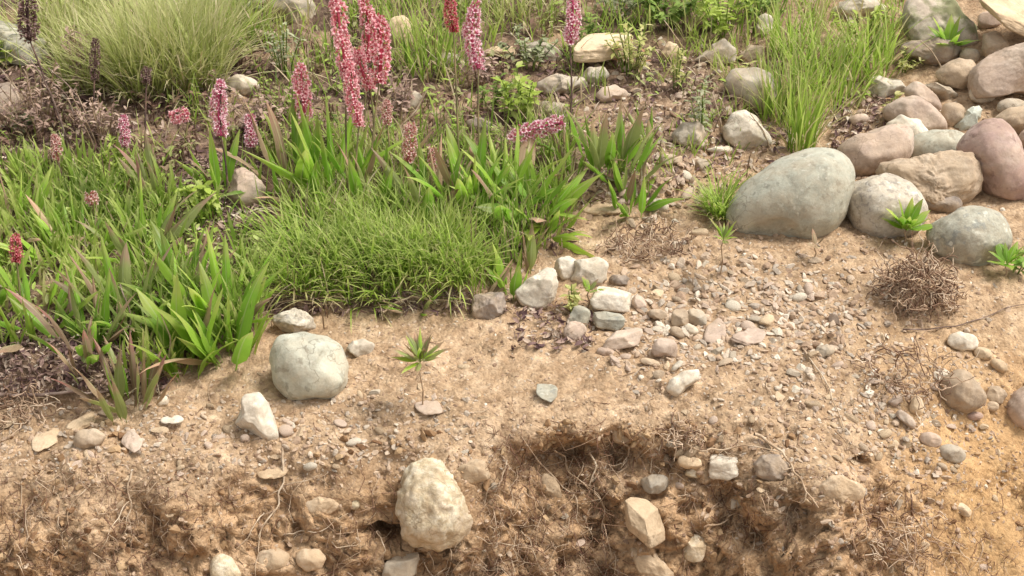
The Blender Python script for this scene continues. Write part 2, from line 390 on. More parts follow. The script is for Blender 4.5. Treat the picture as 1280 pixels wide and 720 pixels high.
def block(name, cx, cy, e1, e2, e3, mat, label, seed, p=7, cat='stone', foot=.4, lift=0, noise=.035):
    '''a squared stone from its three edges (right, up, away), in photo pixels at its distance'''
    E = np.array([e1, e2, e3], float); h = abs(E[:, 1]).sum(); pt, n = hit(cx, cy + h * foot); dep = depth_of(pt) + lift; s = dep / FPX
    v, f = ICO[5]; u = v / (np.abs(v) ** p).sum(1, keepdims=True) ** (1 / p)
    r = np.random.default_rng(seed)
    for k in range(6):
        nn = r.normal(size=3); nn /= np.linalg.norm(nn); d = r.uniform(.88, 1.15); u = u - nn * np.maximum(0, u @ nn - d)[:, None]
    u = u + v * (noise * (2 * fbm(v + seed, 1.6, 2, seed) + .5 * fbm(v + seed, 7, 4, seed + 1, .6)))[:, None]
    F3 = np.stack([RT, UP, FW]); W = (u / 2) @ (E @ F3) * s; cen = unproj(cx, cy, dep)
    ob = link(name, mesh_from(name, W, [f]), M[mat], None, cen); tag(ob, label, cat)
    placed.append((cx, cy, abs(E[:, 0]).sum() / 2, h / 2)); return ob
G_, W_ = 'ground', 'wall'
STONES = [
 ('boulder', [(902,272),(910,255),(935,225),(975,200),(1010,186),(1040,185),(1060,200),(1068,218),(1062,245),(1055,275),(1040,290),(1015,303),(975,304),(940,298),(912,290)], G_, 'smooth', 'greygreen', 'large smooth pale grey-green boulder, biggest and leftmost of the cobble pile', .8),
 ('cobble', [(1052,240),(1062,226),(1085,218),(1110,217),(1135,225),(1150,243),(1158,268),(1150,292),(1120,303),(1095,303),(1072,290),(1058,268)], G_, 'round', 'speckled', 'round speckled cream cobble touching the right side of the biggest boulder', .8),
 ('cobble', [(1160,290),(1170,275),(1195,261),(1220,257),(1245,263),(1260,280),(1265,300),(1255,325),(1225,338),(1190,332),(1165,315)], G_, 'round', 'granite', 'mottled green-grey granite cobble, lowest of the pile beside the dry root clump', .8),
 ('cobble', [(1085,206),(1110,197),(1140,196),(1190,192),(1220,198),(1234,215),(1235,232),(1222,250),(1200,262),(1160,264),(1130,246),(1100,228)], G_, 'rough', 'tan', 'long tan pitted cobble lying above the two front round cobbles', .75),
 ('cobble', [(1043,190),(1060,172),(1090,160),(1120,155),(1140,165),(1142,190),(1125,210),(1095,222),(1070,224),(1052,214)], G_, 'round', 'pinktan', 'pinkish tan rounded cobble resting behind the biggest boulder', .8),
 ('cobble', [(1128,188),(1140,170),(1165,162),(1195,162),(1218,172),(1212,192),(1175,206),(1140,206)], G_, 'smooth', 'greygreen', 'pale grey-green low cobble between the pinkish tan and the purple cobbles', .8),
 ('cobble', [(1196,188),(1205,166),(1225,150),(1250,150),(1266,165),(1280,190),(1290,220),(1282,250),(1258,260),(1238,250),(1225,228),(1208,205)], G_, 'round', 'purple', 'large purple-red cobble with a tan crown at the right of the pile', .8),
 ('cobble', [(1262,215),(1280,190),(1310,185),(1335,215),(1320,252),(1285,260),(1266,245)], G_, 'round', 'purple', 'dull purple cobble cut by the right edge of the photo', .8),
 ('slab', [(1187,161),(1200,145),(1215,133),(1232,125),(1241,130),(1238,146),(1222,156),(1202,165)], G_, 'block', 'teal', 'small teal-grey wedge of stone leaning between tan cobbles', .6),
 ('cobble', [(1100,137),(1120,122),(1145,120),(1165,133),(1180,150),(1184,166),(1160,174),(1135,166),(1110,152)], G_, 'round', 'pinktan', 'curved pale pink cobble holding up the yellow dead leaves', .8),
 ('cobble', [(1106,156),(1125,143),(1150,148),(1162,168),(1148,184),(1118,176)], G_, 'round', 'pale', 'cream cobble under the yellow dead leaves', .8),
 ('stone', [(1087,112),(1089,95),(1100,91),(1125,100),(1133,110),(1127,126),(1098,128)], G_, 'block', 'white', 'white lilac angular stone at the upper left end of the pile', .7),
 ('cobble', [(1128,112),(1142,101),(1158,108),(1172,122),(1177,138),(1160,146),(1138,134)], G_, 'round', 'pinktan', 'pale pinkish cobble just right of the white lilac stone', .8),
 ('cobble', [(1175,140),(1180,129),(1198,127),(1208,136),(1206,152),(1188,160),(1178,154)], G_, 'round', 'tan', 'small brown cobble left of the teal wedge', .8),
 ('cobble', [(1167,92),(1180,80),(1200,72),(1215,75),(1225,90),(1218,110),(1200,118),(1180,108)], G_, 'round', 'tan', 'brown-grey cobble under the dark mossy rock', .8),
 ('slab', [(1150,106),(1170,103),(1195,108),(1212,120),(1205,128),(1180,124),(1160,116)], G_, 'block', 'slate', 'thin brown shale slab lying below the brown-grey cobble', .7),
 ('boulder', [(1208,108),(1215,90),(1230,75),(1255,58),(1285,50),(1330,52),(1335,120),(1285,130),(1240,134),(1215,124)], G_, 'angular', 'pinktan', 'large rough tan boulder at the right edge, creased across its face', .8),
 ('stone', [(1228,62),(1230,42),(1245,38),(1262,50),(1262,70),(1240,84)], G_, 'angular', 'tan', 'grey-tan angular stone wedged under the yellow slab', .7),
 ('boulder', [(1130,22),(1135,0),(1160,-14),(1200,-14),(1213,5),(1223,35),(1221,60),(1202,74),(1170,70),(1145,55),(1132,40)], G_, 'rough', 'mossy', 'grey-tan boulder with moss and a green seedling on its face', .7),
 ('stone', [(1120,64),(1140,48),(1170,46),(1200,58),(1207,72),(1188,86),(1162,82),(1138,70)], G_, 'rough', 'dark', 'dark grey rock jutting out beneath the mossy boulder', .7),
 ('cobble', [(1240,150),(1258,136),(1285,132),(1315,145),(1310,170),(1270,172),(1250,165)], G_, 'round', 'tan', 'tan cobble between the rough tan boulder and the purple cobble', .8),
 ('cobble', [(1268,176),(1282,160),(1310,162),(1318,190),(1290,196)], G_, 'round', 'pinktan', 'small pinkish cobble above the purple one at the photo edge', .8),
 ('cobble', (1228,118,36,24,0), G_, 'round', 'pale', 'pale cobble squeezed below the rough tan boulder', .8),
 ('cobble', (1266,134,40,22,5), G_, 'round', 'slate', 'grey cobble peeping out under the rough tan boulder', .8),
 ('cobble', (1212,70,26,20,0), G_, 'round', 'slate', 'small grey cobble right of the dark grey rock', .8),
 ('cobble', (1237,26,32,24,0), G_, 'round', 'pinktan', 'pinkish cobble under the left end of the yellow slab', .8),
 ('cobble', (1160,150,26,18,0), G_, 'round', 'greygreen', 'little grey-green cobble left of the small brown cobble', .8),
 ('cobble', (1074,150,26,16,-10), G_, 'round', 'pinktan', 'little pinkish cobble in the litter behind the pile', .8),
 ('cobble', (1228,170,34,24,0), G_, 'round', 'pinktan', 'pale pinkish cobble below the teal wedge', .8),
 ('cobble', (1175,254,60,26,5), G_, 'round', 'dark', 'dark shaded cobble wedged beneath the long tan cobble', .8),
 ('cobble', [(903,104),(914,86),(945,84),(965,93),(975,112),(973,132),(955,140),(935,140),(915,124)], G_, 'smooth', 'slate', 'flat smooth grey cobble left of the tall green grass', .6),
 ('stone', [(903,160),(915,142),(930,137),(950,148),(962,165),(967,184),(945,193),(920,186),(905,174)], G_, 'angular', 'white', 'pinkish white rounded stone below the flat grey cobble', .7),
 ('slab', [(866,186),(890,182),(915,180),(929,187),(922,196),(895,194),(872,191)], G_, 'block', 'pale', 'thin pale green-white chip beneath the pinkish white stone', .6),
 ('stone', [(836,168),(852,154),(874,153),(884,170),(879,186),(850,186)], G_, 'rough', 'slate', 'dark grey stone with a tan top left of the pale chip', .8),
 ('stone', [(664,108),(680,96),(705,92),(735,96),(738,112),(710,120),(680,120)], G_, 'rough', 'slate', 'grey lichen-spotted stone left below the thick sandstone slab', .8),
 ('stone', [(722,96),(735,84),(755,83),(762,96),(750,106),(728,106)], G_, 'rough', 'pale', 'pale lumpy stone tucked under the thick sandstone slab', .8),
 ('slab', [(596,66),(615,56),(640,58),(652,68),(640,78),(610,76)], G_, 'block', 'sandy', 'flat tan slab right of the light pink flower spike', .7),
 ('stone', (676,64,58,28,12), G_, 'rough', 'slate', 'grey-green stone behind the pink flower with the longest bare stem', .8),
 ('stone', [(826,66),(836,50),(848,52),(851,70),(840,80),(828,78)], G_, 'rough', 'sandy', 'rounded yellow-tan stone standing among the yellow-green herb', .8),
 ('stone', [(865,76),(880,62),(905,48),(922,62),(918,80),(890,86)], G_, 'angular', 'slate', 'grey-brown slanted rock above the flat grey cobble', .8),
 ('stone', [(918,70),(935,55),(955,58),(956,72),(935,80)], G_, 'angular', 'tan', 'tan rough rock right of the grey-brown slanted rock', .8),
 ('stone', [(944,36),(948,20),(958,16),(968,26),(970,44),(960,50),(948,46)], G_, 'rough', 'white', 'small upright whitish stone at the top left of the tall grass', .8),
 ('stone', [(1030,14),(1040,2),(1070,-4),(1100,2),(1110,16),(1080,26),(1045,24)], G_, 'rough', 'pale', 'pale grey rock half hidden by the grass at the top', .8),
 ('stone', (500,42,36,46,0), G_, 'round', 'sandy', 'pale tan round stone behind the dense pair of pink spikes', .8),
 ('stone', [(283,242),(288,218),(303,208),(320,216),(334,236),(329,254),(302,264),(285,257)], G_, 'angular', 'pinktan', 'pinkish brown pointed stone in the middle of the leafy turf', .8),
 ('stone', (305,108,40,30,0), G_, 'rough', 'pale', 'whitish lumpy stone right of the big pale grass tuft', .8),
 ('stone', (248,98,26,28,10), G_, 'rough', 'tan', 'tan stone at the right foot of the big pale grass tuft', .8),
 ('stone', (332,46,44,20,0), G_, 'angular', 'pinktan', 'flat pinkish stone above the whitish lumpy one', .8),
 ('boulder', [(-30,40),(-10,22),(25,26),(60,52),(64,76),(40,92),(-10,90)], G_, 'block', 'granite', 'pale grey rock at the left edge behind the brown seed head', .8),
 ('boulder', [(333,8),(345,-12),(380,-14),(396,4),(392,28),(362,36),(340,26)], G_, 'angular', 'slate', 'brown-grey rock at the top behind the tallest pink spikes', .8),
 ('stone', [(-14,130),(-6,106),(14,102),(26,122),(20,150),(-6,154)], G_, 'round', 'pinktan', 'pinkish stone at the left edge among the dead stems', .8),
 ('stone', (205,8,60,40,0), G_, 'round', 'pale', 'cream stone behind the big pale grass tuft', .8),
 ('cobble', [(338,458),(341,434),(352,419),(380,414),(410,417),(426,432),(436,455),(438,480),(425,496),(400,506),(375,506),(352,494),(340,478)], G_, 'round', 'greygreen', 'round greenish cobble standing alone on the bare soil', .85),
 ('stone', [(340,401),(350,388),(365,386),(385,391),(397,402),(399,414),(375,418),(352,417)], G_, 'rough', 'speckled', 'rough grey stone just behind the lone round cobble', .8),
 ('stone', [(428,436),(440,426),(455,423),(468,430),(466,442),(448,448),(432,444)], G_, 'angular', 'white', 'flat white stone to the right of the lone round cobble', .7),
 ('stone', [(293,528),(300,500),(310,488),(322,489),(334,502),(343,524),(351,545),(343,553),(318,545),(297,538)], G_, 'angular', 'white', 'white wedge-shaped stone leaning below left of the lone round cobble', .8),
 ('pebble', (306,548,13,11,0), G_, 'round', 'pinktan', 'tiny pinkish pebble propping up the white wedge-shaped stone', .8),
 ('pebble', [(92,550),(97,538),(118,535),(133,545),(126,556),(107,563),(95,561)], G_, 'round', 'tan', 'small rounded brown-tan pebble on the left part of the soil ledge', .8),
 ('pebble', [(84,536),(98,524),(112,520),(122,528),(112,538),(94,541)], G_, 'chip', 'sandy', 'flat sandy pebble just behind the rounded brown-tan one', .6),
 ('stone', [(499,622),(504,596),(520,580),(545,576),(566,589),(576,610),(593,638),(587,665),(562,682),(530,684),(506,672),(497,646)], W_, 'crust', 'crust', 'lumpy cream crusted stone bulging out of the cut bank', .85),
 ('stone', [(787,684),(810,687),(835,698),(847,716),(840,738),(806,732),(791,706)], W_, 'angular', 'earthy', 'pale flat-faced stone right under the sharp-edged tan block', .7),
 ('stone', (868,684,28,36,5), W_, 'block', 'crust', 'small pale upright stone right of the sharp-edged tan block', .8),
 ('stone', [(942,580),(953,569),(975,567),(992,586),(990,599),(962,602),(946,594)], W_, 'angular', 'dark', 'flat grey-brown stone beside the smooth white one in the bank', .7),
 ('stone', (862,578,32,17,8), W_, 'round', 'sandy', 'sandy pebble just left of the smooth white bank stone', .8),
 ('pebble', (868,592,22,13,5), W_, 'angular', 'crust', 'yellowish pebble under the sandy one in the bank', .8),
 ('stone', (820,604,36,28,10), W_, 'rough', 'slate', 'dull brown stone above the sharp-edged tan block', .8),
 ('stone', (846,553,30,14,-20), W_, 'angular', 'slate', 'grey slanted chip near the lip of the bank', .7),
 ('stone', (920,630,20,16,10), W_, 'angular', 'slate', 'little grey stone at the top of the hollow in the bank', .8),
 ('cobble', [(1172,492),(1179,473),(1195,461),(1210,464),(1223,480),(1234,497),(1226,508),(1202,519),(1182,510)], G_, 'round', 'tan', 'tan-grey cobble lying on the sandy slope, largest of its cluster', .85),
 ('pebble', [(1231,496),(1238,482),(1250,482),(1260,494),(1252,505),(1236,503)], G_, 'angular', 'tan', 'small angular stone right against the slope cobble', .8),
 ('cobble', [(1257,512),(1264,494),(1282,482),(1310,490),(1315,530),(1280,538),(1262,528)], G_, 'round', 'pinktan', 'tan cobble cut by the right edge on the sandy slope', .8),
 ('stone', (1203,427,36,22,8), G_, 'angular', 'pale', 'pale cream stone above the slope cobble, highest of its cluster', .8),
 ('pebble', (1229,442,26,16,15), G_, 'round', 'sandy', 'cream pebble right of the highest stone on the slope', .8),
 ('pebble', (1249,457,24,14,35), G_, 'round', 'sandy', 'oblong tilted cream pebble right above the slope cobble', .8),
 ('pebble', (1177,472,24,14,-20), G_, 'chip', 'pale', 'pale triangular chip against the left of the slope cobble', .6),
 ('pebble', (1146,508,17,26,0), G_, 'round', 'sandy', 'upright cream oval pebble on the slope left of the cobble', .8),
 ('pebble', (1132,524,34,14,40), G_, 'angular', 'pinktan', 'long pinkish pebble pointing down the sandy slope', .8),
 ('pebble', (1120,502,22,13,-35), G_, 'angular', 'pinktan', 'pinkish chip at the top of the pebble trail on the slope', .8),
 ('pebble', (1163,550,28,19,15), G_, 'round', 'pinktan', 'pinkish oval pebble midway down the pebble trail', .8),
 ('stone', (1190,567,36,22,15), G_, 'round', 'slate', 'grey-brown stone lowest in the pebble trail on the slope', .8),
 ('pebble', (1218,520,22,11,0), G_, 'round', 'purple', 'reddish pebble just below the slope cobble', .8),
 ('pebble', (1240,508,18,13,0), G_, 'round', 'tan', 'brown pebble below right of the slope cobble', .8),
 ('pebble', (1204,638,26,15,35), G_, 'angular', 'sandy', 'cream block pebble low on the right slope', .8),
 ('stone', [(642,364),(658,349),(685,334),(700,337),(709,350),(702,368),(690,383),(668,389),(652,380)], G_, 'angular', 'white', 'white angular stone at the left end of the stone row mid picture', .8),
 ('stone', [(688,338),(696,322),(712,318),(724,328),(720,346),(704,350)], G_, 'rough', 'pale', 'grey-white rough stone behind the white angular one', .8),
 ('stone', [(712,350),(718,326),(745,321),(766,330),(764,352),(740,362)], G_, 'angular', 'pale', 'flat creamy yellow stone right of the grey-white rough one', .6),
 ('stone', (775,350,32,17,5), G_, 'angular', 'dark', 'dark purple-brown chip behind the white box-shaped stone', .7),
 ('stone', [(587,382),(592,368),(612,362),(630,368),(634,388),(622,402),(600,404),(590,396)], G_, 'rough', 'dark', 'dark brown clod-like stone at the left of the white angular stone', .85),
 ('stone', (724,396,28,30,20), G_, 'rough', 'greygreen', 'grey-green stone left of the grey box-shaped stone', .8),
 ('stone', (720,414,32,26,20), G_, 'angular', 'pinktan', 'flat tan stone beside the withered red flowers', .6),
 ('stone', (799,380,22,22,0), G_, 'angular', 'pinktan', 'pinkish chip against the right side of the white box-shaped stone', .7),
 ('stone', [(832,488),(837,475),(854,464),(873,462),(874,475),(861,486),(845,497)], G_, 'angular', 'pale', 'pale two-toned stone lying alone below the scree', .75),
 ('stone', [(875,428),(885,412),(900,401),(913,408),(908,420),(892,434)], G_, 'chip', 'pinktan', 'flat tan plate tilted right of the small pebble chain', .5),
 ('slab', [(911,426),(922,417),(945,413),(957,420),(950,430),(930,434)], G_, 'chip', 'pinktan', 'thin round tan plate lying flat on the soil', .5),
 ('stone', (850,397,26,24,-10), G_, 'angular', 'tan', 'roundish tan stone in the small pebble chain', .8),
 ('stone', (872,397,22,26,-20), G_, 'angular', 'slate', 'grey-brown pointed stone right of the roundish tan one', .8),
 ('stone', (832,437,30,32,15), G_, 'angular', 'pinktan', 'flat pale tan stone at the centre of the small pebbles', .6),
 ('pebble', (864,412,22,12,30), G_, 'angular', 'pale', 'pale chip beneath the grey-brown pointed stone', .7),
 ('pebble', (847,416,22,14,25), G_, 'round', 'tan', 'brown oval pebble beneath the roundish tan stone', .8),
 ('pebble', (757,440,24,12,5), G_, 'round', 'pinktan', 'pinkish pebble left below the tan blocky stone', .8),
 ('pebble', (822,394,24,14,10), G_, 'angular', 'tan', 'tan pebble left of the roundish tan stone', .8),
 ('pebble', (812,453,26,10,12), G_, 'angular', 'tan', 'long thin tan pebble at the lower edge of the small pebbles', .7),
 ('pebble', (846,458,22,9,-45), G_, 'angular', 'pale', 'narrow pale chip standing above the two-toned stone', .7),
 ('stone', (684,494,34,22,15), G_, 'chip', 'granite', 'pale bluish flat stone on the soil near the bank lip', .5),
 ('stone', (537,512,36,16,8), G_, 'chip', 'pinktan', 'flat pinkish grey chip below the lone seedling', .5),
 ('stone', [(262,712),(266,698),(277,692),(290,698),(301,716),(298,740),(268,740)], W_, 'round', 'crust', 'cream rounded stone at the bottom edge of the bank', .8),
 ('stone', [(320,700),(326,688),(345,685),(362,692),(362,708),(345,716),(326,712)], W_, 'round', 'earthy', 'soil-smeared oval stone low in the bank, left of its twin', .8),
 ('stone', [(370,694),(380,686),(398,686),(408,698),(402,710),(382,714),(370,706)], W_, 'round', 'earthy', 'brown rounded stone low in the bank, right of its twin', .8),
 ('stone', (340,592,44,20,-3), G_, 'chip', 'earthy', 'flat soil-covered stone below the white wedge-shaped one', .6),
 ('stone', (57,553,32,24,-20), G_, 'chip', 'sandy', 'flat sandy stone sunk in the soil at the left', .5),
 ('stone', (165,552,32,22,30), G_, 'chip', 'pinktan', 'flat pinkish stone sunk in the soil beside the small brown-tan pebble', .5),
 ('stone', (400,632,44,24,0), W_, 'rough', 'earthy', 'soil-caked lump of stone in the upper bank', .7),
 ('pebble', (443,630,13,15,0), W_, 'round', 'crust', 'tiny cream pebble pressed into the bank above the burrow', .8),
 ('pebble', (823,257,26,18,0), G_, 'round', 'pale', 'pale round pebble at the foot of the green rosette by bare soil', .8),
 ('stone', (1030,440,28,18,-8), G_, 'angular', 'slate', 'dark grey angular chip in the middle of the scree', .7),
 ('stone', (690,610,20,36,-30), W_, 'chip', 'earthy', 'narrow pale stone hanging among the bank roots', .6),
 ('stone', (590,590,44,30,0), W_, 'rough', 'earthy', 'brown clod bulging right of the crusted stone', .7),
 ('stone', (1055,612,60,34,10), W_, 'rough', 'earthy', 'flat earthy ledge stone below the small black hole', .5),
 ('stone', (780,545,34,24,0), W_, 'rough', 'earthy', 'brown soil lump at the lip of the bank', .6),
 ('stone', (875,205,34,20,20), G_, 'angular', 'slate', 'brown-grey stone under the thin pale chip', .8),
 ('stone', (838,200,30,18,0), G_, 'angular', 'tan', 'tan stone left of the brown-grey stone under the pale chip', .8),
 ('stone', (560,78,44,26,-10), G_, 'rough', 'slate', 'grey-brown stone behind the slim light pink spike', .8),
 ('stone', (604,158,40,22,10), G_, 'rough', 'dark', 'dark stone in the brown litter below the light pink spike', .8),
 ('stone', (508,128,46,30,-15), G_, 'rough', 'slate', 'grey-brown stone right of the deep rose spikes', .8),
 ('stone', (690,140,44,26,10), G_, 'rough', 'slate', 'grey stone left of the upright olive leaf clump', .8),
 ('stone', (765,118,40,24,-10), G_, 'angular', 'pinktan', 'pinkish tan stone below the yellow-green feathery herb', .8),
 ('stone', (752,262,60,20,0), G_, 'chip', 'earthy', 'flat soil-covered stone below the olive leaves', .6),
 ('stone', (120,-6,50,30,0), G_, 'round', 'granite', 'grey stone behind the pale tuft near the top edge', .8),
 ('pebble', (203,502,14,16,20), G_, 'angular', 'pale', 'cream upright pebble right of the reddish leaf clump', .8),
 ('pebble', (215,528,30,10,0), G_, 'chip', 'pale', 'thin pale chip below the reddish leaf clump', .6),
]
for st in STONES:
    stone(*st[:6], cr=st[6])
BLOCKS = [
 ('stone', 906, 585, (38, -3, 2), (5, 8, 20), (2, -24, 6), 'white', 'smooth white stone set in the bank with a hollow beneath it', 31, dict(foot=0, lift=-.006, noise=.06)),
 ('slab', 754, 60, (58, -2, 0), (26, 30, 60), (0, -20, 6), 'sandy', 'thick tan sandstone slab right of the tallest stemmed pink flower', 3, {}),
 ('stone', 806, 651, (34, -28, -16), (30, 10, 40), (8, -32, 18), 'sandy', 'sharp-edged tan block stone sticking out of the bank', 5, dict(foot=0, lift=-.028, p=10, noise=.018)),
 ('stone', 765, 374, (48, -5, 10), (10, 9, 26), (5, -24, 6), 'white', 'white box-shaped stone at the right of the stone row', 8, {}),
 ('stone', 761, 401, (35, -5, -8), (-4, 7, 18), (-3, -17, 5), 'granite', 'grey box-shaped stone right below the white box-shaped one', 9, {}),
 ('stone', 779, 424, (44, 6, 4), (8, 9, 24), (-4, -18, 6), 'pinktan', 'tan blocky stone lowest in the stacked stone row', 12, {}),
 ('slab', 1278, 22, (104, -44, 0), (26, 44, 70), (-2, -18, 4), 'sandy', 'big yellow-tan slab tilted in the top right corner', 15, {}),
 ('stone', 501, 712, (40, 7, -4), (8, 8, 26), (-6, -36, 4), 'slate', 'grey wedge-shaped stone beneath the lumpy crusted one', 18, dict(foot=0, lift=-.008)),
]
for b in BLOCKS: block(*b[:9], **b[9])

# ------------------------------------------------------------------ loose pebbles and gravel
class Acc:
    def __init__(s): s.V = []; s.F = {}; s.A = {}; s.n = 0
    def add(s, V, F, **attrs):
        F = np.asarray(F); s.V.append(V); s.F.setdefault(F.shape[1], []).append(F + s.n); s.n += len(V)
        for k, v in attrs.items():
            v = np.asarray(v, float)
            if v.ndim == 0: v = np.full(len(V), float(v))
            s.A.setdefault(k, []).append(v)
    def mesh(s, name, smooth=True):
        return mesh_from(name, np.concatenate(s.V), [np.concatenate(f) for f in s.F.values()], {k: np.concatenate(v) for k, v in s.A.items()}, smooth)

def rot_rand(r):
    q = r.normal(size=4); q /= np.linalg.norm(q); a, b, c, d = q
    return np.array([[1-2*(c*c+d*d), 2*(b*c-a*d), 2*(b*d+a*c)], [2*(b*c+a*d), 1-2*(b*b+d*d), 2*(c*d-a*b)], [2*(b*d-a*c), 2*(c*d+a*b), 1-2*(b*b+c*c)]])
def chunk(sub, r, flat, planes):
    v, f = ICO[sub]; v = v.copy()
    for k in range(planes):
        n = r.normal(size=3); n /= np.linalg.norm(n); d = r.uniform(.35, .75); v -= n * np.maximum(0, v @ n - d)[:, None]
    v = v @ rot_rand(r).T * [r.uniform(1.1, 1.55), r.uniform(.6, 1), flat]
    v += .05 * np.stack([vnoise(v + 9, 2.5, k) for k in (1, 2, 3)], 1)
    return v, f
def frame_on(nor, a):
    n = nor / np.linalg.norm(nor); t = np.array([math.cos(a), math.sin(a), 0]); t -= n * (t @ n); t /= np.linalg.norm(t)
    return np.stack([t, np.cross(n, t), n], 1)

pr = np.random.default_rng(55)
KIND = [('angular', 9, .75), ('flat', 7, .4), ('rounded', 1, .62)]
PM = []
for kn, pl, fl in KIND:
    for j in range(5):
        v, f = chunk(3, pr, fl * pr.uniform(.85, 1.2), pl); PM.append((kn, mesh_from('pebble', v, [f], None, kn == 'rounded')))
COLS = [('tan', 'pinktan'), ('brownish', 'tan'), ('pale', 'pale'), ('sandy', 'sandy'), ('grey-brown', 'slate'), ('earth-coated', 'earthy')]
PMESH = {}; PEB = []
for ci, (cn, mt) in enumerate(COLS):
    for j, (kn, me) in enumerate(PM):
        m2 = me.copy(); m2.materials.append(M[mt]); PMESH[(ci, j)] = m2
# cx, cy, sx, sy, count, size lo/hi (px), colour weights, place, sink
ZP = [(960, 385, 80, 42, 62, 9, 19, (5, 2, 1, 2, 2, 0), 'in the scree below the biggest boulder'),
      (830, 420, 38, 26, 26, 9, 17, (5, 2, 2, 1, 2, 0), 'among the stones right of the white box-shaped stone'),
      (1040, 520, 60, 45, 24, 9, 18, (4, 2, 1, 3, 0, 2), 'on the slope above the small black hole'),
      (1170, 520, 50, 35, 20, 9, 15, (4, 2, 1, 3, 1, 1), 'along the pebble trail beside the slope cobble'),
      (200, 548, 110, 24, 26, 9, 18, (3, 1, 2, 4, 0, 2), 'on the soil ledge left of the white wedge-shaped stone'),
      (440, 520, 80, 40, 22, 8, 15, (3, 1, 2, 4, 0, 2), 'around the foot of the lone round cobble'),
      (860, 230, 60, 40, 24, 9, 20, (4, 3, 1, 1, 2, 0), 'on bare ground left of the small grass tuft'),
      (870, 130, 60, 50, 22, 9, 18, (4, 3, 1, 1, 2, 0), 'near the flat smooth grey cobble'),
      (1090, 170, 40, 25, 10, 8, 14, (3, 3, 1, 1, 1, 0), 'behind the cobble pile by the dead leaves'),
      (930, 590, 70, 40, 18, 9, 18, (2, 2, 1, 3, 0, 3), 'stuck in the bank around the smooth white stone'),
      (250, 650, 140, 45, 20, 8, 15, (1, 1, 1, 3, 0, 4), 'stuck in the left part of the cut bank'),
      (1150, 640, 90, 50, 14, 8, 14, (2, 1, 1, 4, 0, 2), 'scattered low on the right sandy slope'),
      (700, 620, 70, 40, 10, 8, 16, (1, 2, 1, 1, 1, 4), 'stuck among the hanging roots')]
for cx, cy, sx, sy, n, a, b, wts, place in ZP:
    wts = np.array(wts, float); wts /= wts.sum()
    for _ in range(n):
        for tr in range(20):
            px, py = pr.normal(cx, sx), pr.normal(cy, sy)
            if abs(px - cx) < 2.1 * sx and abs(py - cy) < 2.1 * sy and not any(abs(px - q[0]) < q[2] + 3 and abs(py - q[1]) < q[3] + 3 for q in placed): break
        p, nor = hit(px, py); ci = pr.choice(6, p=wts); j = pr.integers(15); kn = PM[j][0]
        s = (a + (b - a) * pr.random() ** 1.8) / 2 * depth_of(p) / FPX
        o = link('pebble', PMESH[(ci, j)]); F3 = frame_on(nor * [.6, .6, 1], pr.uniform(0, 6.3))
        o.matrix_world = Matrix.Translation(Vector(p + nor * s * .12)) @ Matrix(F3.tolist()).to_4x4() @ Matrix.Scale(s, 4)
        tag(o, None, 'pebble', 'small pebbles ' + place); PEB.append((px, py, COLS[ci][0] + ' ' + kn, o))
import re
LM = [(q[0], q[1], re.split(r',| in | on | beside | touching | just | lying | resting | at | right| left | low | under | standing | behind | holding| leaning | wedged| tilted | with | between| cut | above| set | sticking | bulging | stuck | sunk| hanging| below| beneath| jutting| against| pointing| midway| among| pressed| hung| tucked| half| propping', st[5])[0]) for q, st in zip(placed, [t_[:6] for t_ in STONES] + [(0, 0, 0, 0, 0, b[7]) for b in BLOCKS])]
cnt = {}
for l in LM: cnt[l[2]] = cnt.get(l[2], 0) + 1
LM = [l for l in LM if cnt[l[2]] == 1 and 2 < len(l[2].split()) < 7]
byl = {}
for px, py, kn, o in PEB:
    l = min(LM, key=lambda l: math.hypot(l[0] - px, (l[1] - py) * 1.3)); dx, dy = px - l[0], py - l[1]
    rel = ('to the right of' if dx > 0 else 'to the left of') if abs(dx) > abs(dy) else ('in front of' if dy > 0 else 'behind')
    byl.setdefault((kn, rel, l[2]), []).append((math.hypot(dx, dy), o))
ORD = ['nearest', 'second nearest', 'third nearest', 'fourth nearest', 'fifth nearest', 'sixth nearest', 'seventh nearest', 'eighth nearest', 'ninth nearest']
for (kn, rel, nm), li in byl.items():
    li.sort(key=lambda a: a[0])
    for k, (d, o) in enumerate(li):
        o['label'] = ('%s pebble %s the %s' % (kn, rel, nm)) if len(li) == 1 else ('%s %s pebble %s the %s' % (ORD[min(k, 8)], kn, rel, nm))

def gravel_material():
    t = NT('gravel'); a = t.attr('tint').outputs['Fac']; co = t.n('ShaderNodeTexCoord').outputs['Object']
    c = t.ramp(a, [(0, (.24, .155, .10)), (.2, (.35, .24, .16)), (.4, (.44, .315, .215)), (.6, (.50, .38, .27)), (.75, (.34, .28, .22)), (.88, (.55, .45, .34)), (1, (.66, .58, .47))])
    n = t.noise(co, 300, 4); c = t.mix(.7, c, t.ramp(n, [(.3, (.75, .74, .72)), (.7, (1.2, 1.2, 1.18))]), 'MULTIPLY')
    return t.surf(c, .9, n, .4, .002, .2)
M['gravel'] = gravel_material()
gr = np.random.default_rng(3)
C1 = [chunk(1, gr, gr.uniform(.35, .7), 5) for _ in range(14)]
C2 = [chunk(2, gr, gr.uniform(.35, .65), 6) for _ in range(10)]
acc = Acc()
def scatter_gravel(n, sampler, lo, hi, power=2.2, tint=(0, 1), lift=.1):
    for _ in range(n):
        px, py = sampler(); p, nor = hit(px, py)
        if p[1] > 4: continue
        sp = lo + (hi - lo) * gr.random() ** power; s = sp / 2 * depth_of(p) / FPX
        v, f = (C2 if sp > 7 else C1)[gr.integers(10)]
        F3 = frame_on(nor * [.7, .7, 1] + gr.normal(size=3) * .25, gr.uniform(0, 6.3))
        acc.add((v * s) @ F3.T + p + nor * s * lift, f, tint=gr.uniform(*tint))
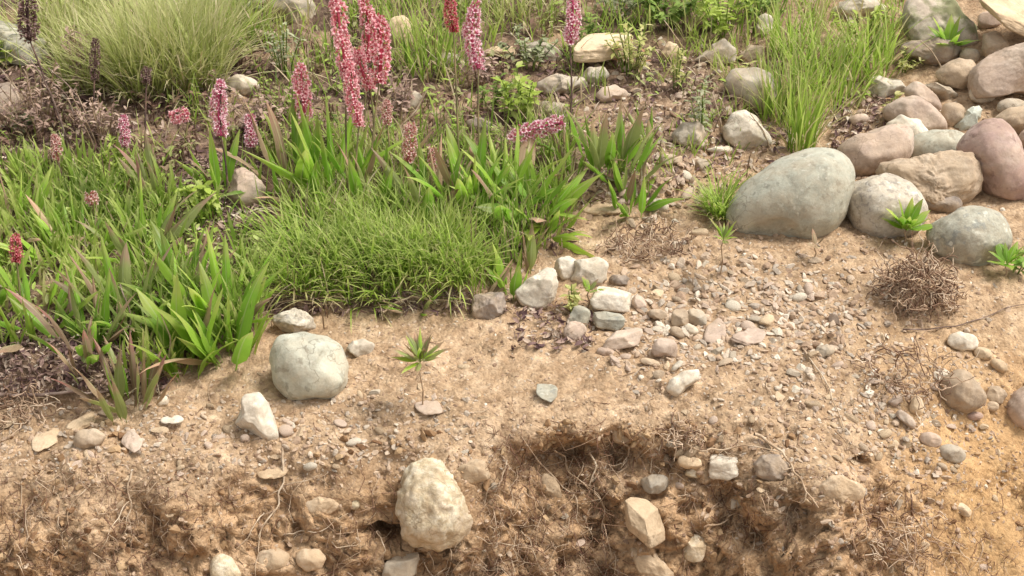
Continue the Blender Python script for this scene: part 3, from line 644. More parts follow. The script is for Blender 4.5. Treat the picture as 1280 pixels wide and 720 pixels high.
N2 = lambda cx, cy, sx, sy: (lambda: (gr.normal(cx, sx), gr.normal(cy, sy)))
U2 = lambda x0, x1, y0, y1: (lambda: (gr.uniform(x0, x1), gr.uniform(y0, y1)))
scatter_gravel(5200, U2(-80, 1360, 255, 610), 1.6, 8, 2.2, (0, .72), -.05)
scatter_gravel(2600, U2(-60, 1340, 270, 600), 2.2, 6, 1.3, (0, 1), .05)
scatter_gravel(3000, U2(-80, 1360, 560, 800), 1.6, 9, 2, (0, .6), -.1)
scatter_gravel(1100, N2(960, 385, 105, 50), 2.5, 12, 1.8, (.1, .95))
scatter_gravel(450, N2(840, 425, 50, 32), 3, 10, 1.5, (.2, 1))
scatter_gravel(170, N2(900, 375, 60, 30), 7, 17, 1.5, (.1, 1)); scatter_gravel(150, N2(1000, 410, 50, 30), 7, 15, 1.5, (.1, 1)); scatter_gravel(120, N2(1080, 515, 60, 40), 6, 13, 1.5, (.1, 1)); scatter_gravel(160, U2(0, 520, 500, 580), 6, 12, 1.8, (.1, .9)); scatter_gravel(150, U2(860, 1200, 560, 700), 6, 13, 1.8, (.1, .8))
scatter_gravel(550, N2(1060, 510, 90, 50), 2.5, 9, 1.6)
scatter_gravel(900, U2(0, 600, 495, 590), 2.5, 9, 1.6, (.2, .9))
scatter_gravel(350, N2(1140, 520, 60, 50), 2.5, 8, 1.6)
scatter_gravel(1300, U2(740, 1100, 70, 270), 3, 13, 1.6)
scatter_gravel(300, U2(1040, 1300, 120, 360), 3, 9, 1.6)
scatter_gravel(700, U2(-100, 850, -60, 250), 3, 9, 1.6)
o = link('gravel', acc.mesh('gravel', False), M['gravel']); tag(o, 'fine tan gravel and grit strewn over the bare soil', 'gravel', None, 'stuff')

# crumbs of dry soil on the bank face
acc = Acc()
for _ in range(6200):
    px, py = gr.uniform(-60, 1340), gr.uniform(530, 780)
    if gr.random() < .12: px = gr.uniform(560, 900); py = gr.normal(545, 9)
    if px > 1050 and gr.random() < .7: continue
    if vnoise(np.array([px, py, 0.]) / 100, 1.7, 4) < -.15: continue
    p, nor = hit(px, py); s = (gr.uniform(2, 8) * (gr.random() ** .6) if gr.random() < .93 else gr.uniform(9, 20)) / 2 * depth_of(p) / FPX
    v, f = C1[gr.integers(10)]; acc.add((v * s) @ rot_rand(gr).T * [1, 1, 1] + p, f, tint=gr.random())
t = NT('soil_crumbs'); a = t.attr('tint').outputs['Fac']
cm = t.surf(t.mix(.5, t.ramp(a, [(0, (.17, .09, .045)), (.5, (.32, .195, .10)), (1, (.46, .32, .18))]), t.ramp(t.noise(t.n('ShaderNodeTexCoord').outputs['Object'], 250, 3), [(.3, (.6, .6, .6)), (.7, (1.3, 1.3, 1.3))]), 'MULTIPLY'), .95, None)
o = link('soil_crumbs', acc.mesh('soil_crumbs', False), cm); tag(o, 'crumbs of dry brown soil clinging to the cut bank', 'soil', None, 'stuff')

# ------------------------------------------------------------------ tubes: twigs, roots, stems
def tube(pts, r0, r1, sides=5):
    pts = np.asarray(pts, float); n = len(pts); T = np.gradient(pts, axis=0); T /= np.maximum(np.linalg.norm(T, axis=1, keepdims=True), 1e-9)
    ref = np.array([.31, .2, .93]) if abs(T[:, 2]).mean() < .8 else np.array([1., .1, 0])
    A = np.cross(T, ref); A /= np.maximum(np.linalg.norm(A, axis=1, keepdims=True), 1e-9); B = np.cross(T, A)
    r = np.linspace(r0, r1, n)[:, None, None]; a = np.linspace(0, 2 * np.pi, sides, endpoint=False)
    V = pts[:, None] + r * (A[:, None] * np.cos(a)[None, :, None] + B[:, None] * np.sin(a)[None, :, None])
    i = np.arange(n - 1)[:, None] * sides; j = np.arange(sides)[None]; k = (j + 1) % sides
    F = np.stack([i + j, i + k, i + sides + k, i + sides + j], -1).reshape(-1, 4)
    return V.reshape(-1, 3), F
def wiggly(px_pts, off=.004, sub=6, wob=1.2, r=gr):
    """a photo polyline laid on the ground"""
    px_pts = np.array(px_pts, float); t = np.linspace(0, len(px_pts) - 1, (len(px_pts) - 1) * sub + 1)
    q = np.stack([np.interp(t, range(len(px_pts)), px_pts[:, k]) for k in (0, 1)], 1)
    k = np.array([.25, .5, .25])
    for _ in range(2):
        for c in (0, 1): q[1:-1, c] = np.convolve(q[:, c], k, 'valid')
    q[1:-1] += r.normal(0, wob, (len(q) - 2, 2))
    W = np.array([hit(a, b)[0] + hit(a, b)[1] * off for a, b in q])
    for _ in range(2): W[1:-1] = (W[:-2] + 2 * W[1:-1] + W[2:]) / 4
    return W
def plain(name, pts, rough=.9, scale=60, trans=0.0, vary=.12):
    t = NT(name); co = t.n('ShaderNodeTexCoord').outputs['Object']
    c = t.ramp(t.noise(co, scale, 4), pts); return t.surf(c, rough, None, trans=trans)
def tinted(name, pts, trans=.3, rough=.6, tip=None):
    """colour by the tint each blade carries, its tip drier"""
    t = NT(name); c = t.ramp(t.attr('tint').outputs['Fac'], pts)
    if tip is not None:
        k = t.ramp(t.attr('along').outputs['Fac'], [(.55, 0), (1, .7)]); c = t.mix(k, c, tip)
    return t.surf(c, rough, None, trans=trans, spec=.25)
M['root'] = plain('root_bark', [(.35, (.25, .16, .095)), (.5, (.40, .28, .175)), (.65, (.54, .42, .29))])
M['paleroot'] = plain('pale_root', [(.35, (.28, .19, .12)), (.5, (.44, .33, .22)), (.65, (.58, .47, .34))])
M['twig'] = plain('dead_twig', [(.35, (.10, .065, .05)), (.5, (.19, .13, .10)), (.65, (.33, .25, .20))])
M['rooty'] = tinted('root_hairs', [(0, (.12, .055, .035)), (.4, (.24, .135, .08)), (.7, (.37, .25, .16)), (1, (.54, .41, .28))], 0, .9)
TW_ = [
 ([(-30, 492), (0, 492), (40, 494), (80, 492), (125, 488), (150, 484)], .0045, .0025, 'twig', 'thick grey-brown dead twig lying along the front of the turf', .010),
 ([(940, 545), (965, 560), (985, 580), (1002, 605), (1022, 632)], .003, .0018, 'root', 'woody brown root curving down right of the flat grey-brown bank stone', .008),
 ([(860, 560), (900, 562), (940, 560), (985, 572)], .0022, .0012, 'root', 'thin brown root running across above the smooth white bank stone', .008),
 ([(1000, 435), (1022, 462), (1038, 492), (1047, 518), (1055, 540)], .0016, .0012, 'paleroot', 'long pale straw lying across the scree towards the slope', .004),
 ([(1040, 540), (1056, 556), (1072, 580)], .0013, .0008, 'root', 'thin root ending in the small black hole', .006),
 ([(1128, 415), (1180, 412), (1225, 400), (1265, 385), (1300, 380)], .0016, .001, 'twig', 'dark thin twig trailing right from the dry root clump', .004),
 ([(352, 560), (356, 590), (350, 620), (330, 660), (320, 690), (316, 730)], .0022, .0012, 'paleroot', 'long pale root hanging down the bank beside the white wedge-shaped stone', .007),
 ([(352, 610), (385, 600), (405, 592)], .0014, .0008, 'paleroot', 'short pale rootlet branching right from the long hanging root', .006),
 ([(345, 672), (370, 668), (398, 662), (430, 645)], .0015, .0008, 'paleroot', 'pale rootlet running level above the two oval bank stones', .006),
 ([(160, 590), (158, 620), (160, 655), (155, 678)], .0018, .001, 'paleroot', 'straight pale root standing off the left bank face', .008),
 ([(160, 625), (140, 650), (128, 680), (120, 715)], .0014, .0008, 'paleroot', 'thin root leading down left from the straight pale root', .006),
 ([(112, 605), (90, 630), (85, 655)], .0013, .0007, 'root', 'short brown root hair loop on the far left bank', .006),
 ([(330, 635), (312, 660), (295, 690)], .0015, .0008, 'paleroot', 'slanting pale root above the cream bottom-edge stone', .007),
 ([(660, 575), (690, 600), (715, 625), (722, 650), (732, 665)], .0018, .001, 'paleroot', 'pale root drooping from the overhang left of the dark hollow', .012),
 ([(745, 560), (740, 600), (752, 640), (757, 665), (762, 690)], .002, .001, 'paleroot', 'long pale root hanging left of the sharp-edged tan block', .012),
 ([(690, 550), (705, 590), (745, 610), (752, 640)], .0014, .0008, 'root', 'brown root crossing the hollow to join the hanging one', .014),
 ([(785, 545), (790, 568), (780, 585), (770, 590)], .0018, .0012, 'paleroot', 'hooked pale root under the lip of the bank', .012),
 ([(632, 580), (620, 605), (600, 630)], .0012, .0007, 'paleroot', 'fine rootlet to the right of the crusted stone', .008),
 ([(720, 575), (728, 600), (712, 628), (690, 650)], .0012, .0007, 'root', 'thin brown root curling in front of the dark hollow', .012),
 ([(590, 672), (620, 678), (642, 686)], .0014, .0008, 'paleroot', 'level pale rootlet below right of the crusted stone', .007),
 ([(655, 660), (665, 690), (680, 715)], .0012, .0006, 'paleroot', 'fine pale rootlet low in the middle of the bank', .007),
 ([(465, 668), (472, 680), (480, 696)], .0014, .001, 'paleroot', 'little white root across the mouth of the burrow', .012),
 ([(528, 700), (550, 720), (560, 690)], .0012, .0008, 'paleroot', 'bent rootlet right of the grey wedge-shaped stone', .008),
 ([(565, 680), (566, 705), (560, 735)], .0012, .0008, 'paleroot', 'upright rootlet at the bottom edge below the crusted stone', .008),
 ([(875, 655), (900, 645), (918, 632), (935, 622)], .0016, .0009, 'root', 'forked brown root under the smooth white bank stone', .012),
 ([(940, 660), (944, 680), (935, 700)], .0012, .0007, 'paleroot', 'fine root edging the right side of the lower hollow', .008),
 ([(1145, 680), (1140, 700), (1132, 715)], .0012, .0006, 'paleroot', 'short pale rootlet low on the right slope', .005),
 ([(330, 390), (345, 380), (380, 378), (410, 385), (440, 378)], .0018, .001, 'paleroot', 'pale dead grass stem lying along the front of the fine green tufts', .010),
 ([(478, 400), (500, 380), (518, 372), (545, 374), (575, 384)], .0022, .0014, 'paleroot', 'pale looping stem poking out below the fine green tufts', .012),
 ([(455, 372), (475, 385), (478, 408)], .0016, .001, 'paleroot', 'bent pale stem at the front of the fine green tufts', .010),
]
for pts, r0, r1, mt, lb, off in TW_:
    W = wiggly(pts, off); V, F = tube(W, r0 * .75, r1 * .45, 7 if r0 > .002 else 5); c = W.mean(0)
    if mt != 'twig':
        rb_ = Acc(); rb_.add(V, F)
        for k in range(2 + len(W) // 4):
            i = gr.integers(len(W) // 4, len(W) - 1); d = np.array([gr.normal(0, .7), -.1, -.8]); q = [W[i]]
            for _ in range(5): d = d + gr.normal(size=3) * .45; d /= np.linalg.norm(d); q.append(q[-1] + d * .006)
            v2, f2 = tube(q, r1 * .4, r1 * .15, 4); rb_.add(v2, f2)
        V = np.concatenate(rb_.V); F = np.concatenate(rb_.F[4])
    nm = 'twig' if mt == 'twig' else ('straw' if 'stem' in lb or 'straw' in lb else 'root')
    tag(link(nm, mesh_from(nm, V - c, [F]), M[mt], None, c), lb, nm.replace('_', ' '))

# fine root hairs on the bank face
acc = Acc()
def hairs(n, x0, x1, y0, y1, L=(15, 60), up=.25, off=.006, rad=(.0003, .0008)):
    for _ in range(n):
        px, py = gr.uniform(x0, x1), gr.uniform(y0, y1); a = gr.normal(math.pi / 2, .8) if gr.random() > up else gr.uniform(0, 6.3)
        if any(abs(px - z[0]) < z[2] * 1.1 + 4 and -z[3] * 1.6 - 14 < py - z[1] < z[3] for z in placed[:-1] if z[2] > 9) and gr.random() < .93: continue
        ln = gr.uniform(*L); k = 7; q = [(px, py)]
        for i in range(k): a += gr.normal(0, .35); q.append((q[-1][0] + math.cos(a) * ln / k, q[-1][1] + math.sin(a) * ln / k))
        p0, n0 = hit(px, py); pe, ne = hit(*q[-1]); W = []
        for i, (u, v) in enumerate(q):
            if i in (0, k) or i % 2 == 0: p, nn = hit(u, v); W.append(p + nn * gr.uniform(0, off * 2 * math.sin(math.pi * i / k) + .001))
        V, F = tube(W, gr.uniform(*rad), rad[0], 3); acc.add(V, F, tint=gr.random())
hairs(420, 0, 420, 590, 760, L=(10, 45)); hairs(700, 590, 860, 540, 740, off=.012); hairs(250, 400, 620, 590, 750); hairs(220, 860, 1240, 600, 760, L=(10, 40))
hairs(220, 820, 1000, 530, 680); hairs(160, 1080, 1300, 600, 740, L=(8, 30)); hairs(200, -80, 200, 580, 760)
hairs(90, 200, 1100, 420, 560, L=(10, 30), up=1, off=.002)
o = link('root_hairs', acc.mesh('root_hairs'), M['rooty']); tag(o, 'tangle of fine root hairs over the cut bank', 'roots', None, 'stuff')

# tangled clumps of dead roots
def tangle(name, cx, cy, wpx, hpx, n, mat, label, cat, rise=.5, L=.5, rad=(.0006, .0012)):
    p, nor = hit(cx, cy + hpx * .3); s = depth_of(p) / FPX; a = Acc()
    for _ in range(n):
        q = gr.normal(size=3); q[2] = abs(q[2]) * rise; q /= max(1, np.linalg.norm(q)); q *= [wpx / 2 * s * gr.uniform(.6, 1.15), wpx / 2.6 * s, hpx / 1.5 * s]
        d = gr.normal(size=3); W = [q]
        for i in range(7): d = d + gr.normal(size=3) * .8; d /= np.linalg.norm(d); W.append(W[-1] + d * wpx * s * L / 7)
        W = np.array(W)
        for i in range(len(W)): W[i, 2] = max(W[i, 2], down(p[0] + W[i, 0], p[1] + W[i, 1])[0][2] - p[2])
        V, F = tube(W, gr.uniform(*rad), rad[0], 4); a.add(V, F, tint=gr.random())
    o = link(name, a.mesh(name), mat, None, p); tag(o, label, cat); return o
M['clump'] = tinted('dead_root_clump', [(0, (.13, .07, .045)), (.4, (.30, .19, .12)), (.75, (.50, .36, .24)), (1, (.62, .49, .35))], 0, .9)
tangle('root_clump', 1142, 350, 92, 84, 330, M['clump'], 'bristly brown clump of dead roots in front of the mottled granite cobble', 'root clump', .8)
tangle('root_clump', 808, 300, 90, 26, 110, M['clump'], 'low scatter of dry rootlets on bare soil left of the biggest boulder', 'root clump', .4)
tangle('root_clump', 1130, 462, 120, 30, 70, M['clump'], 'matted reddish dry rootlets left of the slope cobble', 'root clump', .4)
tangle('root_clump', 855, 542, 50, 20, 60, M['clump'], 'dark wiry root tuft at the lip of the bank', 'root clump', .5)
tangle('root_clump', 1105, 655, 120, 50, 70, M['clump'], 'thin brown rootlets matted on the lower right bank', 'root clump', .3)
tangle('root_clump', 30, 505, 90, 22, 70, M['clump'], 'dark rootlets dangling beneath the thick dead twig', 'root clump', .4)

# ------------------------------------------------------------------ plants
def blades(acc, base, h, az, lean, curl, wd, tint, nseg=4, fold=0.0):
    """vectorised grass blades. base (n,3); h,az,lean,curl,wd,tint (n,)"""
    n = len(base); t = np.linspace(0, 1, nseg + 1)
    ang = lean[:, None] + curl[:, None] * t[None] ** 1.3                       # angle from vertical along the blade
    ds = h[:, None] / nseg
    rr = np.concatenate([np.zeros((n, 1)), np.cumsum(np.sin((ang[:, 1:] + ang[:, :-1]) / 2) * ds, 1)], 1)
    zz = np.concatenate([np.zeros((n, 1)), np.cumsum(np.cos((ang[:, 1:] + ang[:, :-1]) / 2) * ds, 1)], 1)
    ca, sa = np.cos(az)[:, None], np.sin(az)[:, None]
    C = np.stack([rr * ca, rr * sa, zz], -1) + base[:, None]
    tw = az + RNG.uniform(1.0, 2.1, n); side = np.stack([np.cos(tw), np.sin(tw), np.zeros(n)], -1)
    prof = (0.65 + 0.35 * np.minimum(1, t * 3)) * np.sqrt(np.clip(1 - t ** 2.2, 0.0004, 1)); hw = wd[:, None] / 2 * prof[None]
    A = C - side[:, None] * hw[..., None]; B = C + side[:, None] * hw[..., None]
    V = np.stack([A, B], 2).reshape(n, -1, 3)
    b = (np.arange(n) * (nseg + 1) * 2)[:, None]; k = np.arange(nseg)[None] * 2
    F = np.stack([b + k, b + k + 1, b + k + 3, b + k + 2], -1).reshape(-1, 4)
    acc.add(V.reshape(-1, 3), F, tint=np.repeat(tint, (nseg + 1) * 2), along=np.tile(np.repeat(t, 2), n))

M['fresh'] = tinted('fresh_grass', [(0, (.14, .23, .03)), (.35, (.29, .43, .06)), (.7, (.48, .65, .11)), (.88, (.60, .59, .24)), (1, (.66, .55, .32))], .5, .5, (.58, .56, .24))
M['straw'] = tinted('straw_grass', [(0, (.20, .25, .06)), (.3, (.37, .43, .11)), (.6, (.52, .55, .20)), (.85, (.68, .62, .36)), (1, (.70, .58, .38))], .4, .6, (.60, .54, .30))
M['cover'] = tinted('cover_grass', [(0, (.11, .19, .03)), (.35, (.27, .41, .055)), (.6, (.44, .55, .11)), (.8, (.50, .44, .20)), (1, (.50, .38, .24))], .45, .55, (.48, .45, .19))
M['deadg'] = tinted('dead_grass', [(0, (.17, .11, .07)), (.4, (.33, .23, .14)), (.8, (.52, .42, .27)), (1, (.62, .54, .38))], .15, .8)

def tuft(px, py, wpx, hpx, n, mat, label, base=.35, lean=(.1, .9), curl=(.2, 1.2), wd=1.6, dead=.25, up=0, droop=1.0):
    p, nor = hit(px, py); s = depth_of(p) / FPX; rb = wpx / 2 * s * base
    a = RNG.uniform(0, 2 * np.pi, n); r = rb * np.sqrt(RNG.uniform(0, 1, n)); bx, by = np.cos(a) * r, np.sin(a) * r
    bz = np.array([down(p[0] + x, p[1] + y)[0][2] for x, y in zip(bx, by)]) - p[2]
    h = hpx * s * RNG.uniform(.45, 1.12, n) / math.cos(PITCH) * 1.05
    az = a + RNG.normal(0, 1.3, n); frac = r / max(rb, 1e-6)
    ln = lean[0] + (lean[1] - lean[0]) * (.35 + .65 * frac) * RNG.uniform(0, 1.2, n); cu = RNG.uniform(*curl, n) * droop
    acc = Acc(); B = np.stack([bx, by, bz - .003], 1)
    blades(acc, B, h, az, ln, cu, wd * s * RNG.uniform(.6, 1.3, n), np.clip(RNG.normal(.45, .22, n), 0, 1), 5)
    m = int(n * dead)
    if m:
        q = RNG.integers(0, n, m); blades(acc, B[q], h[q] * .8, az[q] + .4, ln[q] + .25, cu[q] + .3, np.full(m, wd * s), RNG.uniform(.9, 1, m), 5)
    o = link('grass_tuft', acc.mesh('grass_tuft'), M[mat], None, p); tag(o, label, 'grass tuft', 'grass tufts'); return o
TUF = [
 (115, 105, 90, 80, 380, 'straw', 'pale yellow-green grass tuft just behind the dark thin dried spike', .9, (.05, .7), (.1, .9), 1.7),
 (185, 112, 92, 108, 700, 'straw', 'tall pale green grass tuft behind the little dried head', .85, (.05, .7), (.1, .8), 1.7),
 (243, 102, 92, 104, 700, 'straw', 'pale green grass tuft left of the whitish lumpy stone', .9, (.05, .8), (.1, .9), 1.7),
 (230, 50, 170, 80, 700, 'straw', 'straw-coloured grass tuft behind the tall pale green one', .9, (.05, .8), (.1, .8), 1.8),
 (90, 50, 130, 70, 600, 'straw', 'thin yellowish grass tuft right of the big brown seed head', .9, (.05, .8), (.1, .8), 1.8),
 (385, 334, 110, 50, 620, 'fresh', 'fine bright green tuft nearest to the lone round cobble', .95, (.2, .9), (.2, 1.2), 2.1),
 (465, 330, 120, 52, 680, 'fresh', 'fine bright green tuft in the middle of the front turf row', .95, (.2, .9), (.2, 1.2), 2.1),
 (546, 330, 116, 54, 680, 'fresh', 'fine bright green tuft left of the dark brown clod-like stone', .95, (.2, .9), (.2, 1.2), 2.1),
 (400, 295, 130, 54, 480, 'fresh', 'green tuft behind the tuft nearest the lone round cobble', .9, (.2, .9), (.2, 1.2), 2.1),
 (500, 290, 150, 56, 480, 'fresh', 'green tuft behind the middle one of the front turf row', .9, (.2, .9), (.2, 1.2), 2.1),
 (1000, 190, 40, 98, 80, 'fresh', 'narrow upright green grass tuft just behind the biggest boulder', .8, (.0, .3), (.05, .7), 2.3),
 (975, 150, 60, 80, 130, 'cover', 'sparse grass tuft right of the flat smooth grey cobble', .9, (.0, .5), (.1, .9), 2.0),
 (1035, 128, 90, 88, 105, 'fresh', 'tall yellow-green grass tuft left of the white lilac stone', .95, (.0, .4), (.1, 1.0), 2.0),
 (1085, 90, 80, 75, 130, 'fresh', 'grass tuft left of the mossy boulder at the top', .95, (.0, .5), (.2, 1.1), 2.0),
 (1000, 70, 90, 70, 150, 'fresh', 'grass tuft behind the flat smooth grey cobble', .95, (.0, .5), (.1, .9), 2.0),
 (903, 266, 62, 50, 220, 'fresh', 'small green grass tuft against the left side of the biggest boulder', .6, (.1, .9), (.2, 1.1), 1.9),
 (540, 85, 100, 70, 170, 'cover', 'green grass tuft between the deep red and the light pink flower spikes', .9, (.0, .6), (.1, .9), 2.0),
 (650, 15, 130, 50, 200, 'straw', 'yellow-green grass tuft at the top middle behind the stones', .9, (.0, .7), (.1, .9), 2.0),
 (300, 50, 90, 60, 260, 'cover', 'grey-green grass tuft in front of the brown-grey rock', .9, (.0, .8), (.1, .9), 2.0),
 (520, 20, 200, 60, 260, 'cover', 'dull green grass tuft at the top behind the pink spikes', .9, (.0, .7), (.1, .9), 2.0)]
for q in TUF: tuft(*q[:7], base=q[7], lean=q[8], curl=q[9], wd=q[10])

acc = Acc()
def cover(n, x0, x1, y0, y1, hpx, wd, lean=.6, curl=.9, tmin=0, tmax=1, keep=None, mat=None):
    B = []; S_ = []
    while len(B) < n:
        px, py = RNG.uniform(x0, x1), RNG.uniform(y0, y1)
        if keep and not keep(px, py): continue
        if bare(px, py) and RNG.random() < .88: continue
        if vnoise(np.array([px, py * 1.5, 0.]), 1 / 38., 31) < -.25 and RNG.random() < .8: continue
        p, nn = hit(px, py); B.append(p); S_.append(depth_of(p) / FPX)
    B = np.array(B); S_ = np.array(S_); n = len(B)
    tt = np.clip(.5 + .5 * vnoise(B, 9, 3) + RNG.normal(0, .15, n), 0, 1) * (tmax - tmin) + tmin
    blades(acc, B - [0, 0, .003], hpx * S_ * RNG.uniform(.4, 1.15, n), RNG.uniform(0, 6.28, n), RNG.uniform(0, lean, n), RNG.uniform(0, curl, n), wd * S_ * RNG.uniform(.5, 1.4, n), tt, 4)
BARE = [(265, 215, 75, 42), (85, 150, 130, 62), (515, 150, 45, 35), (60, 470, 120, 40), (300, 100, 60, 30), (270, 320, 30, 40), (655, 100, 60, 40), (600, 150, 60, 40), (430, 150, 60, 30), (540, 60, 60, 30), (310, 245, 42, 44)]
bare = lambda x, y: any(((x - a) / c) ** 2 + ((y - b) / d) ** 2 < 1 for a, b, c, d in BARE)
inturf = lambda x, y: y < np.interp(x, [a for a, b in TF], [b for a, b in TF]) - 6
cover(2300, -120, 330, 215, 470, 58, 4.6, keep=lambda x, y: inturf(x, y) and not (x < 150 and y > 440), tmax=.8)
cover(1300, -120, 330, 215, 400, 60, 2.0, tmax=.6, keep=inturf)
cover(2000, 330, 720, 165, 375, 62, 2.2, .5, .8, keep=inturf, tmax=.75)
cover(1200, 330, 720, -60, 210, 52, 2.0, .7, .9)
cover(1200, -150, 330, -60, 230, 55, 1.8, .8, 1.0, .2, 1)
cover(900, 720, 1130, -80, 60, 60, 2.2, .6, .9)
cover(700, 700, 960, 50, 260, 40, 1.8, .8, .9, .1, 1, keep=lambda x, y: vnoise(np.array([x, y, 0.]), 1 / 30., 5) > .1)
o = link('grass', acc.mesh('grass'), M['cover']); tag(o, 'mixed short green grass covering the turf', 'grass', None, 'stuff')
acc = Acc()
cover(700, -120, 420, 60, 420, 60, 1.8, 1.2, 1.0, .0, 1); cover(500, 330, 720, 20, 330, 70, 1.8, 1.1, .8, .2, 1); cover(380, 600, 1130, -20, 250, 40, 1.6, 1.2, .9, .1, 1)
cover(260, 325, 620, 366, 388, 40, 1.6, 1.5, 2.2, .4, 1); cover(120, -60, 200, 430, 500, 45, 1.8, 1.4, 1.2, .2, .9)
o = link('dead_grass', acc.mesh('dead_grass'), M['deadg']); tag(o, 'dry straw-coloured grass stems mixed through the turf', 'dead grass', None, 'stuff')

# litter: curled brown flakes and bits of stem
acc = Acc()
def litter(n, x0, x1, y0, y1, ln=(5, 14), tint=(0, 1), keep=None):
    for _ in range(n):
        px, py = gr.uniform(x0, x1), gr.uniform(y0, y1)
        if keep and not keep(px, py): continue
        p, nor = hit(px, py); s = depth_of(p) / FPX; L = gr.uniform(*ln) * s; W = L * gr.uniform(.12, .45)
        u = np.linspace(-1, 1, 4); cu = gr.uniform(-.5, .5); z = cu * (1 - u ** 2) * L * .5
        pr_ = np.sqrt(np.clip(1.05 - u ** 2, .03, 1)); V = np.concatenate([np.stack([u * L / 2, pr_ * W / 2, z + W * .15], 1), np.stack([u * L / 2, -pr_ * W / 2, z + W * .15], 1), np.stack([u * L / 2, 0 * u, z], 1)])
        i = np.arange(3); F = np.concatenate([np.stack([i, i + 1, i + 9, i + 8], 1), np.stack([i + 8, i + 9, i + 5, i + 4], 1)])
        R3 = rot_rand(gr) if gr.random() < .3 else frame_on(nor + gr.normal(size=3) * .45, gr.uniform(0, 6.3))
        acc.add(V @ R3.T + p + [0, 0, .002 + gr.uniform(0, .006)], F, tint=gr.uniform(*tint))
litter(2600, -100, 215, 395, 500, keep=inturf); litter(2600, -100, 330, 60, 300); litter(1500, 180, 330, 200, 300); litter(1800, 330, 720, 60, 320, tint=(0, .7))
litter(1400, 680, 1000, 60, 260); litter(500, 1040, 1120, 120, 200); litter(500, 320, 640, 365, 395, tint=(0, .6)); litter(250, 640, 740, 380, 440); litter(250, 700, 1130, -60, 80)
LA = acc
acc = Acc()
def weeds(n, x0, x1, y0, y1, hmax, tint, ln=(5, 12), keep=None):
    for _ in range(n):
        px, py = gr.uniform(x0, x1), gr.uniform(y0, y1)
        if keep and not keep(px, py): continue
        if vnoise(np.array([px, py * 1.6, 3.]), 1 / 26., 71) < -.05: continue
        p, nor = hit(px, py); s = depth_of(p) / FPX; L = gr.uniform(*ln) * s; W = L * gr.uniform(.3, .6); z0 = gr.uniform(.1, 1) * hmax * s
        u = np.array([0, .35, .7, 1.]); hw = np.array([.15, 1, .8, .05]) * W / 2; az = gr.uniform(0, 6.3); el = gr.uniform(-.2, 1.0)
        d = np.array([math.cos(az) * math.cos(el), math.sin(az) * math.cos(el), math.sin(el)]); sd_ = np.cross(d, [0, 0, 1.]); sd_ /= np.linalg.norm(sd_); up = np.cross(sd_, d)
        cc = p + [0, 0, z0] + d * (u * L)[:, None] - up * (.3 * L * u ** 2)[:, None]; V = np.concatenate([cc - sd_ * hw[:, None] + up * (.3 * hw)[:, None], cc, cc + sd_ * hw[:, None] + up * (.3 * hw)[:, None]]); j = np.arange(3)
        t_ = np.clip(gr.normal(tint, .22), 0, 1); acc.add(V, np.concatenate([np.stack([j, j + 4, j + 5, j + 1], 1), np.stack([j + 4, j + 8, j + 9, j + 5], 1)]), tint=t_)
        if gr.random() < .5: V, F = tube(np.array([p, (p + cc[0]) / 2 + gr.normal(size=3) * .003, cc[0]]), .8 * s, .5 * s, 3); acc.add(V, F, tint=max(.0, t_ - .2))
free = lambda x, y: not any(abs(x - q[0]) < q[2] and -q[3] < y - q[1] < q[3] * 1.4 for q in placed)
weeds(4200, -80, 330, 60, 235, 26, .28, keep=free); weeds(4600, 325, 720, 10, 240, 26, .45, keep=free); weeds(1500, 690, 1000, -40, 190, 18, .45, keep=free)
weeds(900, 1000, 1130, -40, 130, 16, .6, keep=free); weeds(1500, -80, 330, 230, 400, 20, .8, (7, 15), keep=free); weeds(500, 250, 420, 150, 260, 20, .6, keep=free)
HW = tinted('low_weeds', [(0, (.17, .09, .07)), (.25, (.36, .23, .16)), (.42, (.36, .34, .16)), (.6, (.34, .42, .10)), (.8, (.40, .55, .09)), (1, (.58, .66, .22))], .4, .6)
o = link('low_weeds', acc.mesh('low_weeds'), HW); tag(o, 'low green and reddish-brown weeds filling the turf', 'weeds', None, 'stuff')
acc = LA
M['litter'] = tinted('dry_litter', [(0, (.085, .045, .045)), (.3, (.19, .115, .10)), (.6, (.34, .23, .18)), (.85, (.50, .38, .28)), (1, (.64, .54, .42))], .1, .85)
o = link('leaf_litter', acc.mesh('leaf_litter'), M['litter']); tag(o, 'brown and purplish dry leaf litter under the plants', 'leaf litter', None, 'stuff')

# lance-shaped leaves, shared meshes
def leaf_mesh(name, wr, bend, fold, seed, pet=.12, nseg=9, wave=.02, shape=1.0):
    r = np.random.default_rng(seed); t = np.linspace(0, 1, nseg + 1)
    ang = bend * t ** 1.4; ds = 1 / nseg
    y = np.concatenate([[0], np.cumsum(np.sin((ang[1:] + ang[:-1]) / 2) * ds)]); z = np.concatenate([[0], np.cumsum(np.cos((ang[1:] + ang[:-1]) / 2) * ds)])
    u = np.clip((t - pet) / (1 - pet), 0, 1); hw = wr / 2 * np.maximum(.1, (np.sin(np.pi * u ** (.62 * shape)) ** .85) * 1.0); hw[-1] = .004
    nx, nz_ = np.zeros(nseg + 1), 0; V = []
    for k, f in ((-1, 1), (-.5, .5), (0, 0), (.5, .5), (1, 1)):
        lift = fold * abs(k) * hw + wave * np.sin(t * 9 + seed + k * 2) * abs(k) * hw / (wr / 2)
        V.append(np.stack([k * hw, y - np.cos(ang) * lift * -1, z + np.sin(ang) * lift * -1 * -1 * 0 + 0 * t], 1))
    V = np.concatenate(V); n = nseg + 1; F = []
    for c in range(4):
        i = np.arange(nseg) + c * n; F.append(np.stack([i, i + n, i + n + 1, i + 1], 1))
    m = mesh_from(name, V, [np.concatenate(F)], {'along': np.tile(t, 5), 'across': np.repeat([1., .5, 0, .5, 1.], n)}); return m
